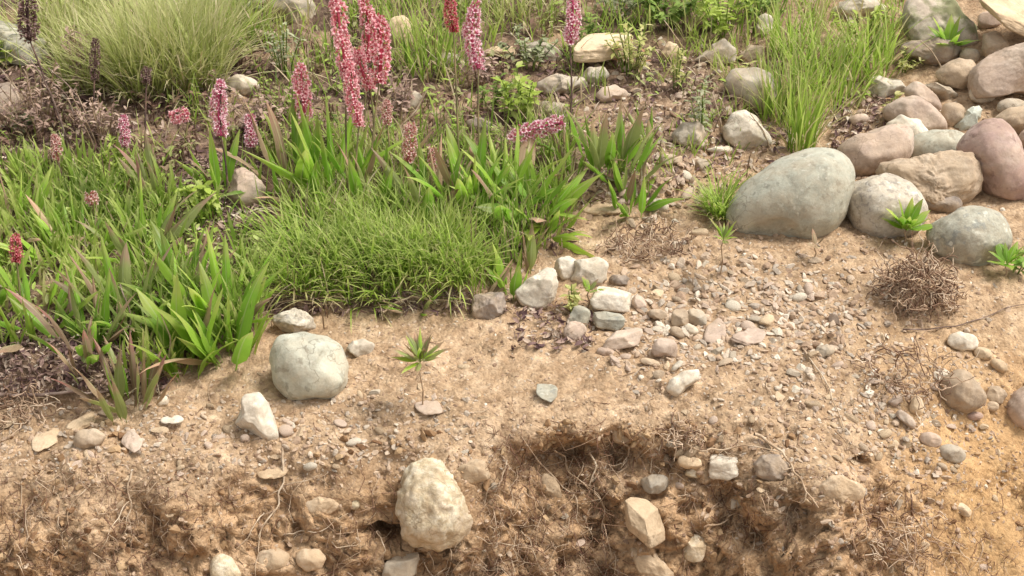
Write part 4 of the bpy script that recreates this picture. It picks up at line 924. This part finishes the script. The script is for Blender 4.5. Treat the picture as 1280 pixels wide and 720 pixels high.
def leaf_material(name, base, tipc, trans=.4, rough=.42, vary=.25):
    t = NT(name); co = t.n('ShaderNodeTexCoord').outputs['Object']; inf = t.n('ShaderNodeObjectInfo').outputs['Random']
    c = t.mix(t.noise(co, 4, 3), base[0], base[1])
    k = t.math('ADD', t.attr('along').outputs['Fac'], t.math('MULTIPLY', t.noise(co, 3, 4), .5)); c = t.mix(t.ramp(k, [(.85, 0), (1.25, .85)]), c, tipc)
    c = t.mix(t.ramp(t.attr('across').outputs['Fac'], [(0, .55), (.14, 0)]), c, (.50, .55, .26))
    rv = t.math('ADD', t.math('MULTIPLY', inf, vary * 2), 1 - vary); g = t.n('ShaderNodeCombineColor')
    for i in range(3): t.l(rv, g.inputs[i])
    c = t.mix(1, c, g.outputs[0], 'MULTIPLY')
    w_ = t.n('ShaderNodeTexWave'); w_.inputs['Scale'].default_value = 9; w_.inputs['Distortion'].default_value = 2; t.l(co, w_.inputs['Vector'])
    return t.surf(c, rough, w_.outputs['Fac'], .12, .002, .35, trans)
LM_ = {'green': leaf_material('green_leaf', ((.19, .37, .035), (.31, .53, .06)), (.34, .40, .09), .5),
       'bright': leaf_material('bright_leaf', ((.28, .47, .045), (.42, .62, .085)), (.48, .54, .13), .5),
       'olive': leaf_material('olive_leaf', ((.25, .30, .09), (.38, .41, .14)), (.40, .25, .17), .45),
       'red': leaf_material('reddish_leaf', ((.30, .21, .14), (.38, .26, .17)), (.42, .19, .16), .45),
       'dry': leaf_material('dry_leaf', ((.28, .19, .11), (.40, .29, .17)), (.38, .22, .14), .15, .8)}
LEAF = {}
for ln, mt in LM_.items():
    for j in range(6):
        m = leaf_mesh('leaf', [.16, .2, .24, .2, .17, .27][j], [.15, .35, .6, .85, .25, .5][j], .35, j); m.materials.append(mt); LEAF[(ln, j)] = m
lr = np.random.default_rng(17)
def clump(px, py, n, hpx, spread, mats, label, lean=(.1, .8), wide=1.0, az=None, cat='plant', name='leafy_plant', group='broad-leaved plants in the turf'):
    p, nor = hit(px, py); s = depth_of(p) / FPX
    e = link(name, None, None, None, p); e.empty_display_size = .02; tag(e, label, cat, group)
    for k in range(n):
        o = link('leaf', LEAF[('dry' if lr.random() < .09 else mats[lr.integers(len(mats))], lr.integers(6))], None, e)
        a = lr.uniform(0, 6.28) if az is None else lr.normal(az, .8); rr = spread * s * math.sqrt(lr.random()) * .5
        x, y = math.cos(a) * rr, math.sin(a) * rr; g_ = down(p[0] + x, p[1] + y)[0]
        L = hpx * s * lr.uniform(.6, 1.1) / math.cos(PITCH)
        o.location = (x, y, g_[2] - p[2] - .002)
        tilt = lean[0] + (lean[1] - lean[0]) * lr.random() + (lr.uniform(.2, .7) if lr.random() < .2 else 0)
        o.rotation_euler = (Matrix.Rotation(a - math.pi / 2, 3, 'Z') @ Matrix.Rotation(-tilt, 3, 'X') @ Matrix.Rotation(lr.normal(0, .5), 3, 'Z')).to_euler()
        o.scale = (L * wide * lr.uniform(.5, 1.2), L, L)
    return e
CL = [
 (285, 452, 11, 108, 44, ['bright', 'bright', 'green'], 'bright broad-leaved clump at the turf corner left of the lone round cobble', (.0, .45), 1.25),
 (233, 468, 10, 95, 40, ['bright', 'green', 'bright'], 'bright green upright leaf clump second from the turf corner', (.0, .5), 1.2),
 (165, 516, 18, 74, 60, ['red', 'olive', 'olive', 'green'], 'reddish green leaf clump growing on the very edge above the soil ledge', (.0, .5), .9),
 (110, 436, 14, 90, 80, ['olive', 'red', 'green'], 'olive and brown leaf clump behind the dry litter patch', (.1, .7), .9),
 (155, 400, 11, 90, 60, ['olive', 'green', 'olive'], 'olive leaf clump in the centre of the left turf', (.1, .8), .9),
 (40, 410, 12, 90, 70, ['bright', 'green'], 'green leaf clump near the dark red bud at the left', (.1, .8), .8),
 (-10, 380, 10, 85, 60, ['bright', 'green'], 'green leaf clump cut by the left edge', (.1, .8), .8),
 (95, 320, 12, 80, 70, ['bright', 'bright', 'green'], 'yellow-green leaf clump below the pale drooping bud', (.1, .9), .75),
 (20, 290, 12, 70, 70, ['bright', 'bright'], 'light green leaf clump above the dark red bud', (.1, .9), .8),
 (175, 320, 12, 85, 60, ['green', 'bright', 'olive'], 'green leaf clump left of the pinkish brown pointed stone', (.1, .8), .8),
 (235, 370, 12, 90, 60, ['green', 'bright'], 'mid green leaf clump right of the olive ones', (.1, .7), .9),
 (285, 395, 12, 85, 60, ['green', 'bright'], 'mid green leaf clump left of the fine front tufts', (.1, .7), .9),
 (195, 250, 10, 70, 40, ['olive', 'red', 'olive'], 'thin purplish leaves by the dark upright stalk', (.0, .5), .7),
 (130, 245, 10, 45, 60, ['bright', 'bright'], 'low bright green rosette behind the pale drooping bud', (.3, 1.1), .9),
 (275, 245, 6, 80, 24, ['bright', 'green'], 'narrow green leaves at the foot of the light pink spike', (.0, .35), .8),
 (370, 235, 14, 95, 60, ['green', 'bright'], 'upright green leaf clump under the red-pink spike', (.0, .5), .7),
 (420, 245, 14, 110, 60, ['green', 'bright'], 'tall narrow leaf clump beneath the longest pink spike', (.0, .45), .6),
 (470, 250, 10, 85, 50, ['green', 'olive'], 'green leaf clump beneath the dense pair of pink spikes', (.0, .5), .6),
 (545, 265, 12, 80, 60, ['green', 'olive'], 'green leaf clump right of the pale fading spike', (.0, .6), .7),
 (585, 255, 14, 95, 60, ['green', 'green', 'bright'], 'deep green leaf clump under the light pink spike with the bare foot', (.0, .6), .9),
 (635, 262, 22, 85, 80, ['green', 'bright'], 'broad green leaf clump arching right below the leaning spike', (.2, .9), 1.3),
 (675, 268, 20, 70, 70, ['green', 'bright', 'bright'], 'shining green leaf clump at the right end of the turf', (.4, 1.1), 1.6),
 (752, 208, 13, 84, 56, ['olive', 'olive', 'green'], 'upright olive leaf clump right of the leaning spike', (.0, .4), .9),
 (718, 212, 6, 66, 40, ['olive', 'red', 'green'], 'olive leaf clump at the foot of the tallest stemmed pink flower', (.0, .4), .7),
 (775, 225, 10, 75, 50, ['olive', 'green'], 'dark olive leaf clump above the pale round pebble', (.0, .6), .8),
 (788, 262, 14, 52, 44, ['green', 'bright', 'olive'], 'small green rosette beside the pale round pebble', (.0, .6), 1.2),
 (815, 185, 6, 60, 30, ['olive', 'green'], 'few olive leaves on the gravel left of the tan stone', (.0, .5), .7),
 (640, 368, 6, 66, 20, ['bright', 'green'], 'small green leaf shoot behind the dark brown clod-like stone', (.0, .35), 1.0),
 (662, 345, 3, 55, 10, ['olive', 'olive'], 'lone olive leaves rising behind the white angular stone', (.0, .2), .9),
 (600, 372, 5, 50, 24, ['red', 'dry', 'dry'], 'withered reddish leaves beside the dark brown clod-like stone', (.2, .9), .8),
 (520, 375, 7, 45, 50, ['green', 'olive'], 'short dark leaves peeking under the front tufts', (.5, 1.2), .8),
 (100, 470, 5, 60, 20, ['olive', 'dry'], 'two-toned olive shoot standing in the dry litter patch', (.0, .3), .8),
]
for c in CL: clump(c[0], c[1], int(c[2] * 1.45), *c[3:7], lean=c[7], wide=c[8] * .78)

# small-leaved herbs: one mass of leaflets on stems
HM = {'lime': tinted('lime_foliage', [(0, (.28, .37, .05)), (.5, (.45, .56, .10)), (1, (.58, .62, .22))], .45, .5),
      'deep': tinted('deep_foliage', [(0, (.12, .19, .035)), (.5, (.25, .36, .07)), (1, (.40, .50, .14))], .4, .5),
      'yell': tinted('yellow_foliage', [(0, (.34, .35, .09)), (.5, (.52, .52, .18)), (.9, (.64, .58, .28)), (1, (.55, .28, .16))], .4, .5),
      'grey': tinted('grey_foliage', [(0, (.22, .25, .12)), (.5, (.38, .40, .22)), (1, (.56, .55, .36))], .35, .6),
      'brown': tinted('brown_foliage', [(0, (.14, .085, .065)), (.5, (.33, .22, .165)), (1, (.54, .40, .30))], .15, .8)}
def herb(px, py, wpx, hpx, n, mat, label, lf=9, nst=9, name='leafy_herb', cat='herb', slender=.45):
    p, nor = hit(px, py); s = depth_of(p) / FPX; e = link(name, None, None, None, p); e.empty_display_size = .02; tag(e, label, cat, 'small-leaved herbs')
    A, B = Acc(), Acc(); per = max(3, n // nst)
    for k in range(nst):
        a = lr.uniform(0, 6.28); rr = wpx / 2 * s * math.sqrt(lr.random()) * .9; hh = hpx * s * lr.uniform(.5, 1.1) / math.cos(PITCH) * (1 - .4 * (rr / (wpx / 2 * s)) ** 2)
        q = np.array([math.cos(a) * rr, math.sin(a) * rr, hh]); t = np.linspace(0, 1, 7)[:, None]; st = q * [.35, .35, 0] * (1 - t) + q * t ** np.array([1.2, 1.2, .9])
        V, F = tube(st, .9 * s * 1.0, .5 * s, 4); B.add(V, F, tint=lr.random())
        for i in range(per):
            tt = lr.uniform(.25, 1); c = np.array([np.interp(tt, t[:, 0], st[:, m]) for m in range(3)]); az = i * 2.4 + lr.normal(0, .4); el = lr.uniform(-.2, .9)
            d = np.array([math.cos(az) * math.cos(el), math.sin(az) * math.cos(el), math.sin(el)]); L = lf * s * lr.uniform(.6, 1.3); sd_ = np.cross(d, [0, 0, 1.]); sd_ /= np.linalg.norm(sd_) + 1e-9; up = np.cross(sd_, d)
            w_ = L * slender; u = np.array([0, .3, .65, 1.]); hw = np.array([.12, .9, 1, .05]) * w_ / 2; cc = c + d * (u * L)[:, None] - up * (.25 * L * u ** 2)[:, None]
            V = np.concatenate([cc - sd_ * hw[:, None] + up * (.3 * hw)[:, None], cc, cc + sd_ * hw[:, None] + up * (.3 * hw)[:, None]]); j = np.arange(3)
            A.add(V, np.concatenate([np.stack([j, j + 4, j + 5, j + 1], 1), np.stack([j + 4, j + 8, j + 9, j + 5], 1)]), tint=np.clip(lr.normal(.5, .25), 0, 1))
    tag(link('foliage', A.mesh('foliage'), HM[mat], e), kind='stuff'); link('stem', B.mesh('stem'), M['root'] if mat in ('brown',) else HM['deep'], e); return e
HB = [
 (652, 150, 60, 62, 150, 'lime', 'bright lime herb left of the longest bare flower stem', 13, .5),
 (790, 92, 90, 62, 230, 'yell', 'yellow-green feathery herb right of the thick sandstone slab', 10, .35),
 (830, 30, 130, 60, 260, 'deep', 'dark green leafy herb at the top centre right', 13, .45),
 (905, 42, 110, 60, 240, 'lime', 'lush green herb above the grey-brown slanted rock', 13, .45),
 (940, 20, 90, 50, 160, 'deep', 'deep green herb left of the small upright whitish stone', 12, .45),
 (770, 20, 90, 45, 150, 'grey', 'grey-green herb at the top behind the sandstone slab', 12, .4),
 (878, 175, 44, 90, 90, 'grey', 'thin olive herb in front of the flat smooth grey cobble', 10, .35),
 (735, 60, 50, 40, 80, 'deep', 'dark herb tucked at the left end of the sandstone slab', 11, .45),
 (660, 85, 90, 45, 150, 'grey', 'grey lichen-like herb over the lichen-spotted stone', 9, .5),
 (598, 110, 60, 40, 130, 'brown', 'brown seeding herb below the light pink spike', 8, .5),
 (610, 130, 60, 40, 90, 'deep', 'dark low herb left of the bright lime one', 9, .5),
 (4, 80, 40, 36, 60, 'lime', 'bright green herb against the pale rock at the left edge', 16, .5),
 (105, 110, 90, 70, 260, 'brown', 'brown withered herb around the dark short stalk', 9, .3),
 (50, 165, 130, 80, 420, 'brown', 'purplish brown withered herb at the left above the green turf', 10, .3),
 (130, 185, 110, 75, 360, 'brown', 'brown withered herb left of the dark upright stalk', 9, .3),
 (150, 222, 90, 40, 170, 'lime', 'fresh lime herb in front of the brown withered ones', 10, .3),
 (245, 275, 60, 44, 120, 'lime', 'light green round-leaved herb left of the pinkish brown stone', 13, .6),
 (35, 165, 34, 20, 36, 'grey', 'pale green rosette among the dead stems at the left', 13, .6),
 (355, 90, 70, 60, 140, 'grey', 'grey-green herb left of the tallest pink spike', 10, .3),
 (330, 170, 110, 60, 240, 'brown', 'reddish brown herb between the two lower pink spikes', 9, .4),
 (500, 150, 80, 60, 200, 'brown', 'brown herb right of the dense pink spikes', 9, .4),
 (520, 220, 60, 44, 110, 'yell', 'reddish yellow herb at the foot of the pale fading spike', 9, .4),
 (1075, 60, 110, 50, 180, 'lime', 'lime green herb among the tall grass at the top', 11, .35),
 (930, 105, 50, 30, 50, 'yell', 'orange-tinged small herb beside the tall grass', 9, .4),
 (845, 110, 40, 44, 60, 'yell', 'reddish small herb right of the yellow-green feathery one', 8, .4),
 (1130, 88, 60, 26, 90, 'yell', 'small mossy herb in the gap under the dark grey rock', 7, .4),
 (1120, 150, 50, 26, 50, 'yell', 'yellow dead leaves caught on the cream cobble', 11, .5),
 (1268, 340, 44, 30, 30, 'deep', 'sparse green sprig at the right edge below the cobbles', 13, .45),
 (715, 392, 44, 40, 60, 'yell', 'yellow-green sprig growing between the white and the creamy stones', 10, .5),
 (300, 30, 70, 40, 100, 'grey', 'grey-green herb at the top left of the brown-grey rock', 11, .4),
 (450, 190, 120, 50, 160, 'deep', 'dark low herb beneath the dense pink spikes', 9, .35),
]
for h in HB: herb(*h[:7], lf=h[7], slender=h[8], nst=max(5, h[4] // 16))

# seedlings with a fan of narrow leaflets
def seedling(px, py, hpx, n, L, mat, label, stem='root', ds=1.0):
    p, nor = hit(px, py); s = depth_of(p) / FPX; h = hpx * s / math.cos(PITCH); e = link('seedling', None, None, None, p); tag(e, label, 'seedling', 'small seedlings')
    V, F = tube(np.array([[0, 0, -.002], [.002, 0, h * .4], [-.002, 0, h * .8], [0, 0, h]]), 1.1 * s, .8 * s, 5); link('stem', mesh_from('stem', V, [F]), M[stem], e)
    for k in range(n):
        o = link('leaf', LEAF[(mat[k % len(mat)], [1, 5, 2][k % 3])], None, e); a = k * 6.283 / n + lr.normal(0, .15)
        o.location = (0, 0, h); o.rotation_euler = (Matrix.Rotation(a, 3, 'Z') @ Matrix.Rotation(-lr.uniform(.15, 1.25), 3, 'X')).to_euler()
        l = L * s * lr.uniform(.75, 1.15); o.scale = (l * lr.uniform(.6, 1.1) * (1.5 if hpx < 25 else .9), l, l)
seedling(528, 512, 62, 28, 40, ['olive', 'dry', 'olive', 'bright'], 'lone star-shaped seedling on a thin stem on the bare soil')
seedling(1130, 304, 16, 20, 40, ['green', 'bright'], 'green palm-leaved seedling in front of the speckled cream cobble')
seedling(900, 345, 44, 14, 32, ['bright', 'olive'], 'yellow-green thin seedling left of the scree below the biggest boulder')
seedling(1183, 72, 12, 18, 38, ['green', 'bright'], 'deep green seedling growing against the mossy boulder')
seedling(1018, 322, 14, 4, 22, ['dry'], 'tiny bleached dry sprout in front of the biggest boulder')
seedling(1256, 345, 14, 11, 36, ['green'], 'dark green seedling right of the mottled granite cobble')
seedling(735, 385, 20, 8, 20, ['bright', 'olive'], 'light seedling between the white stones of the row')

# flower spikes
def floret(r):
    """an open five-petalled cup with a dark throat, axis +Z, unit size"""
    V = [[0, 0, -.45]]; C = [0.]; F = []
    for k in range(5):
        a = k * 2 * math.pi / 5; i = len(V)
        for (da, rad, z, c) in ((-.38, .3, .0, .1), (.38, .3, .0, .1), (-.5, .72, .42, .75), (.5, .72, .42, .75), (0, 1.0, .55, 1.)):
            V.append([math.cos(a + da) * rad, math.sin(a + da) * rad, z + r.normal(0, .05)]); C.append(c)
        F += [[0, i, i + 1], [i, i + 2, i + 3], [i, i + 3, i + 1], [i + 2, i + 4, i + 3]]
    return np.array(V), np.array(F), np.array(C)
def petal_material(name, deep, mid, light):
    t = NT(name); c = t.ramp(t.attr('petal').outputs['Fac'], [(0, deep), (.3, deep), (.6, mid), (1, light)])
    v = t.attr('tint').outputs['Fac']; c = t.mix(t.ramp(v, [(.6, 0), (1, .7)]), c, deep)
    return t.surf(c, .5, None, trans=.45, spec=.3)
PT = {'pink': petal_material('pink_petals', (.58, .10, .15), (.90, .48, .50), (.93, .70, .68)),
      'rose': petal_material('rose_petals', (.50, .05, .09), (.88, .42, .45), (.92, .67, .65)),
      'light': petal_material('light_pink_petals', (.52, .08, .17), (.86, .52, .56), (.94, .80, .79)),
      'faded': petal_material('faded_petals', (.40, .10, .09), (.72, .42, .36), (.88, .72, .64)),
      'crimson': petal_material('crimson_buds', (.30, .015, .03), (.62, .12, .15), (.82, .38, .38)),
      'brown': petal_material('dried_seeds', (.08, .035, .03), (.20, .11, .09), (.42, .30, .26))}
fr = np.random.default_rng(88)
M['stem'] = plain('flower_stem', [(.35, (.12, .10, .045)), (.5, (.20, .17, .07)), (.65, (.28, .19, .10))], .7, 40, .1)
M['darkstem'] = plain('dark_stem', [(.35, (.05, .03, .025)), (.5, (.10, .06, .045)), (.65, (.17, .10, .07))], .8)
def flower(top, bot, foot, wpx, mat, label, dense=1.0, stem='stem', fl=1.0, dep=None, cat='flower spike', name='flower_spike'):
    """top, bot: ends of the head in the photo; foot: where the stem meets the ground"""
    p, nor = hit(*foot); D = depth_of(p); s = D / FPX; e = link(name, None, None, None, p); tag(e, label, cat, 'flower spikes')
    T = unproj(*top, D) - p; B = unproj(*bot, D) - p
    m = B * .5 + fr.normal(size=3) * [.006, .006, 0]; tt = np.linspace(0, 1, 9)[:, None]
    st = (1 - tt) ** 2 * 0 + 2 * tt * (1 - tt) * m + tt ** 2 * B; st = np.concatenate([st, (B + (T - B) * np.array([[.5], [.93]]))])
    V, F = tube(st, 1.7 * s, .9 * s, 6); link('stem', mesh_from('stem', V, [F]), M[stem], e)
    ax = T - B; L = np.linalg.norm(ax); ax /= L; sx = np.cross(ax, [.2, -1., .1]); sx /= np.linalg.norm(sx); sy = np.cross(ax, sx); R = wpx / 2 * s * .93
    fs = R * .42 * fl; n = int(L / (fs * .8) * 5.2 * dense); A = Acc(); bendv = fr.normal(size=3) * L * .03
    for k in range(n):
        t = (k + fr.random()) / n; a = k * 2.39996 + fr.normal(0, .25); prof = (.55 + .45 * min(1, t * 5)) * math.sqrt(max(.08, 1 - max(0, (t - .55) / .5) ** 2))
        d = sx * math.cos(a) + sy * math.sin(a); rad = R * prof * fr.uniform(.42, .98)
        c = B + ax * L * t + bendv * math.sin(math.pi * t) + d * rad; bud = fr.random() < .22 + .3 * (t > .9)
        z = d + ax * fr.uniform(-.1, .5) + fr.normal(size=3) * .25; z /= np.linalg.norm(z); x = np.cross(z, [.3, .2, 1.]); x /= np.linalg.norm(x); y = np.cross(z, x)
        v, f, cc = floret(fr); q = fs * fr.uniform(.75, 1.2) * (.7 if bud else 1); v = v * ([.5, .5, 1.3] if bud else [1, 1, 1])
        A.add((v * q) @ np.stack([x, y, z]) + c, f, petal=cc * (.55 if bud else 1), tint=fr.uniform(.5, .9) if bud else fr.uniform(0, .6))
    core = [B + ax * L * u + bendv * math.sin(math.pi * u) for u in np.linspace(0, .96, 7)]; V, F = tube(core, R * .22, R * .12, 6); A.add(V, F, petal=0., tint=1.)
    h = link('flower_head', A.mesh('flower_head'), PT[mat], e)
FL = [
 ((418, -8), (433, 98), (436, 262), 25, 'pink', 'tallest pink flower spike, leftmost of the dense group at the top', 'stem'),
 ((437, 78), (449, 158), (447, 268), 20, 'pink', 'pink spike hanging lowest in the dense group', 'stem'),
 ((472, 18), (474, 104), (462, 255), 27, 'rose', 'deep rose spike at the right of the dense group', 'stem'),
 ((452, -8), (458, 78), (455, 215), 22, 'rose', 'deep rose spike half hidden in the middle of the dense group', 'stem'),
 ((447, 60), (463, 112), (466, 240), 22, 'pink', 'short pink spike tucked in the heart of the dense group', 'stem'),
 ((376, 80), (382, 150), (392, 240), 24, 'pink', 'rose-pink spike standing left of the dense group', 'stem'),
 ((276, 100), (276, 170), (284, 268), 22, 'light', 'light pink spike on a dark stem above the pinkish brown stone', 'darkstem'),
 ((313, 142), (314, 183), (318, 215), 17, 'light', 'small pale pink spike right of the light pink dark-stemmed one', 'stem'),
 ((155, 143), (156, 183), (158, 225), 15, 'light', 'small pale pink spike among the brown herbs at the left', 'stem'),
 ((213, 148), (236, 140), (226, 200), 20, 'pink', 'stubby pink flower lying sideways below the wide pale tuft', 'stem'),
 ((560, -10), (567, 40), (574, 215), 18, 'crimson', 'deep red-pink spike cut by the top edge on a long stem', 'stem'),
 ((594, 2), (598, 86), (600, 210), 24, 'light', 'light pink slim spike standing alone right of the deep red one', 'stem'),
 ((716, -6), (712, 54), (709, 190), 20, 'light', 'lilac pink spike on the longest bare dark stem', 'darkstem'),
 ((636, 172), (704, 153), (706, 238), 24, 'light', 'pink spike leaning over almost level above the broad leaves', 'stem'),
 ((514, 153), (510, 202), (508, 262), 19, 'faded', 'pale fading pink spike amid the centre grass', 'stem'),
 ((483, 125), (484, 156), (486, 235), 16, 'faded', 'small faded reddish bud right of the lowest pink spike', 'stem'),
 ((541, 184), (540, 216), (540, 262), 13, 'faded', 'tiny faded spike right of the pale fading one', 'stem'),
 ((19, 294), (21, 328), (26, 400), 17, 'crimson', 'dark red bud spike low at the left edge', 'stem'),
 ((68, 168), (71, 200), (74, 245), 15, 'faded', 'dried pale pink spike among the dead stems at the left', 'darkstem'),
 ((34, -12), (37, 50), (78, 170), 28, 'brown', 'big dried brown seed head at the top left', 'darkstem'),
 ((120, 48), (118, 100), (124, 190), 13, 'brown', 'dark thin dried spike in front of the wide pale tuft', 'darkstem'),
 ((183, 84), (183, 104), (182, 215), 14, 'brown', 'little dried head on a dark upright stalk', 'darkstem'),
 ((113, 240), (116, 256), (128, 300), 20, 'faded', 'pale drooping bud over the yellow-green leaves', 'stem'),
 ((700, 400), (682, 432), (712, 396), 30, 'brown', 'withered red-brown flower head lying by the stone row', 'stem'),
]
for f in FL: flower(*f[:6], stem=f[6])

# bare dead stems
DS = [([(0, 85), (20, 110), (35, 130), (30, 150)], 2.4, 'pale forked dead stem against the pinkish stone at the left edge'),
      ([(38, 75), (60, 110), (75, 150), (88, 190)], 2.6, 'dark leaning dead stem below the big brown seed head'),
      ([(25, 70), (55, 95), (85, 120), (98, 165)], 2.2, 'second dark dead stem crossing under the brown seed head'),
      ([(60, 85), (90, 110), (110, 150), (118, 190)], 2.0, 'thin dead stem right of the dark leaning one'),
      ([(0, 140), (30, 130), (60, 128), (95, 140)], 1.8, 'level dead stem over the pinkish stone at the left'),
      ([(190, 188), (172, 212), (165, 230)], 2.2, 'short pale dead stem bending beside the dark upright stalk'),
      ([(460, 150), (470, 180), (462, 230)], 1.8, 'grey dead stem between the centre leaves'),
      ([(534, 112), (520, 140), (498, 160), (492, 200)], 2.6, 'pale curved dead stem at the centre behind the fading spike'),
      ([(740, 118), (715, 135), (695, 152)], 1.8, 'thin reddish stalk meeting the leaning pink spike'),
      ([(430, 184), (450, 181), (470, 186)], 2.6, 'short white dead straw in the centre grass'),
      ([(890, 115), (900, 150), (905, 175)], 2.0, 'pale twig standing in the thin olive herb'),
      ([(938, 142), (955, 165), (962, 185)], 1.8, 'thin dark twig across the pinkish white stone'),
      ([(1150, 50), (1168, 66), (1180, 92)], 2.0, 'pale bent straw over the hollow of the dark grey rock'),
      ([(830, 25), (848, 50), (862, 68)], 1.8, 'pair of pale straws leaning in the dark green herb'),
      ([(200, 390), (215, 425), (205, 470)], 2.4, 'pale twisted dead leaf stalk in the left turf'),
      ([(150, 355), (165, 400), (150, 430)], 2.2, 'dry brown stalk among the olive leaves')]
for pts, wpx, lb in DS:
    p, nor = hit(*pts[-1]); D = depth_of(p); s = D / FPX
    q = np.array([unproj(a, b, D - .015 * (len(pts) - 1 - i) / len(pts)) for i, (a, b) in enumerate(pts)]); t = np.linspace(0, len(q) - 1, 13)
    q = np.stack([np.interp(t, range(len(q)), q[:, k]) for k in range(3)], 1); q[1:-1] += fr.normal(size=(11, 3)) * .0015
    for _ in range(2): q[1:-1] = (q[:-2] + 2 * q[1:-1] + q[2:]) / 4
    V, F = tube(q - p, wpx * s * .35, wpx * s * .6, 6); pale = any(k in lb for k in ('pale', 'white', 'straw'))
    tag(link('dead_stem', mesh_from('dead_stem', V, [F]), M['paleroot' if pale else 'twig'], None, p), lb, 'dead stem')
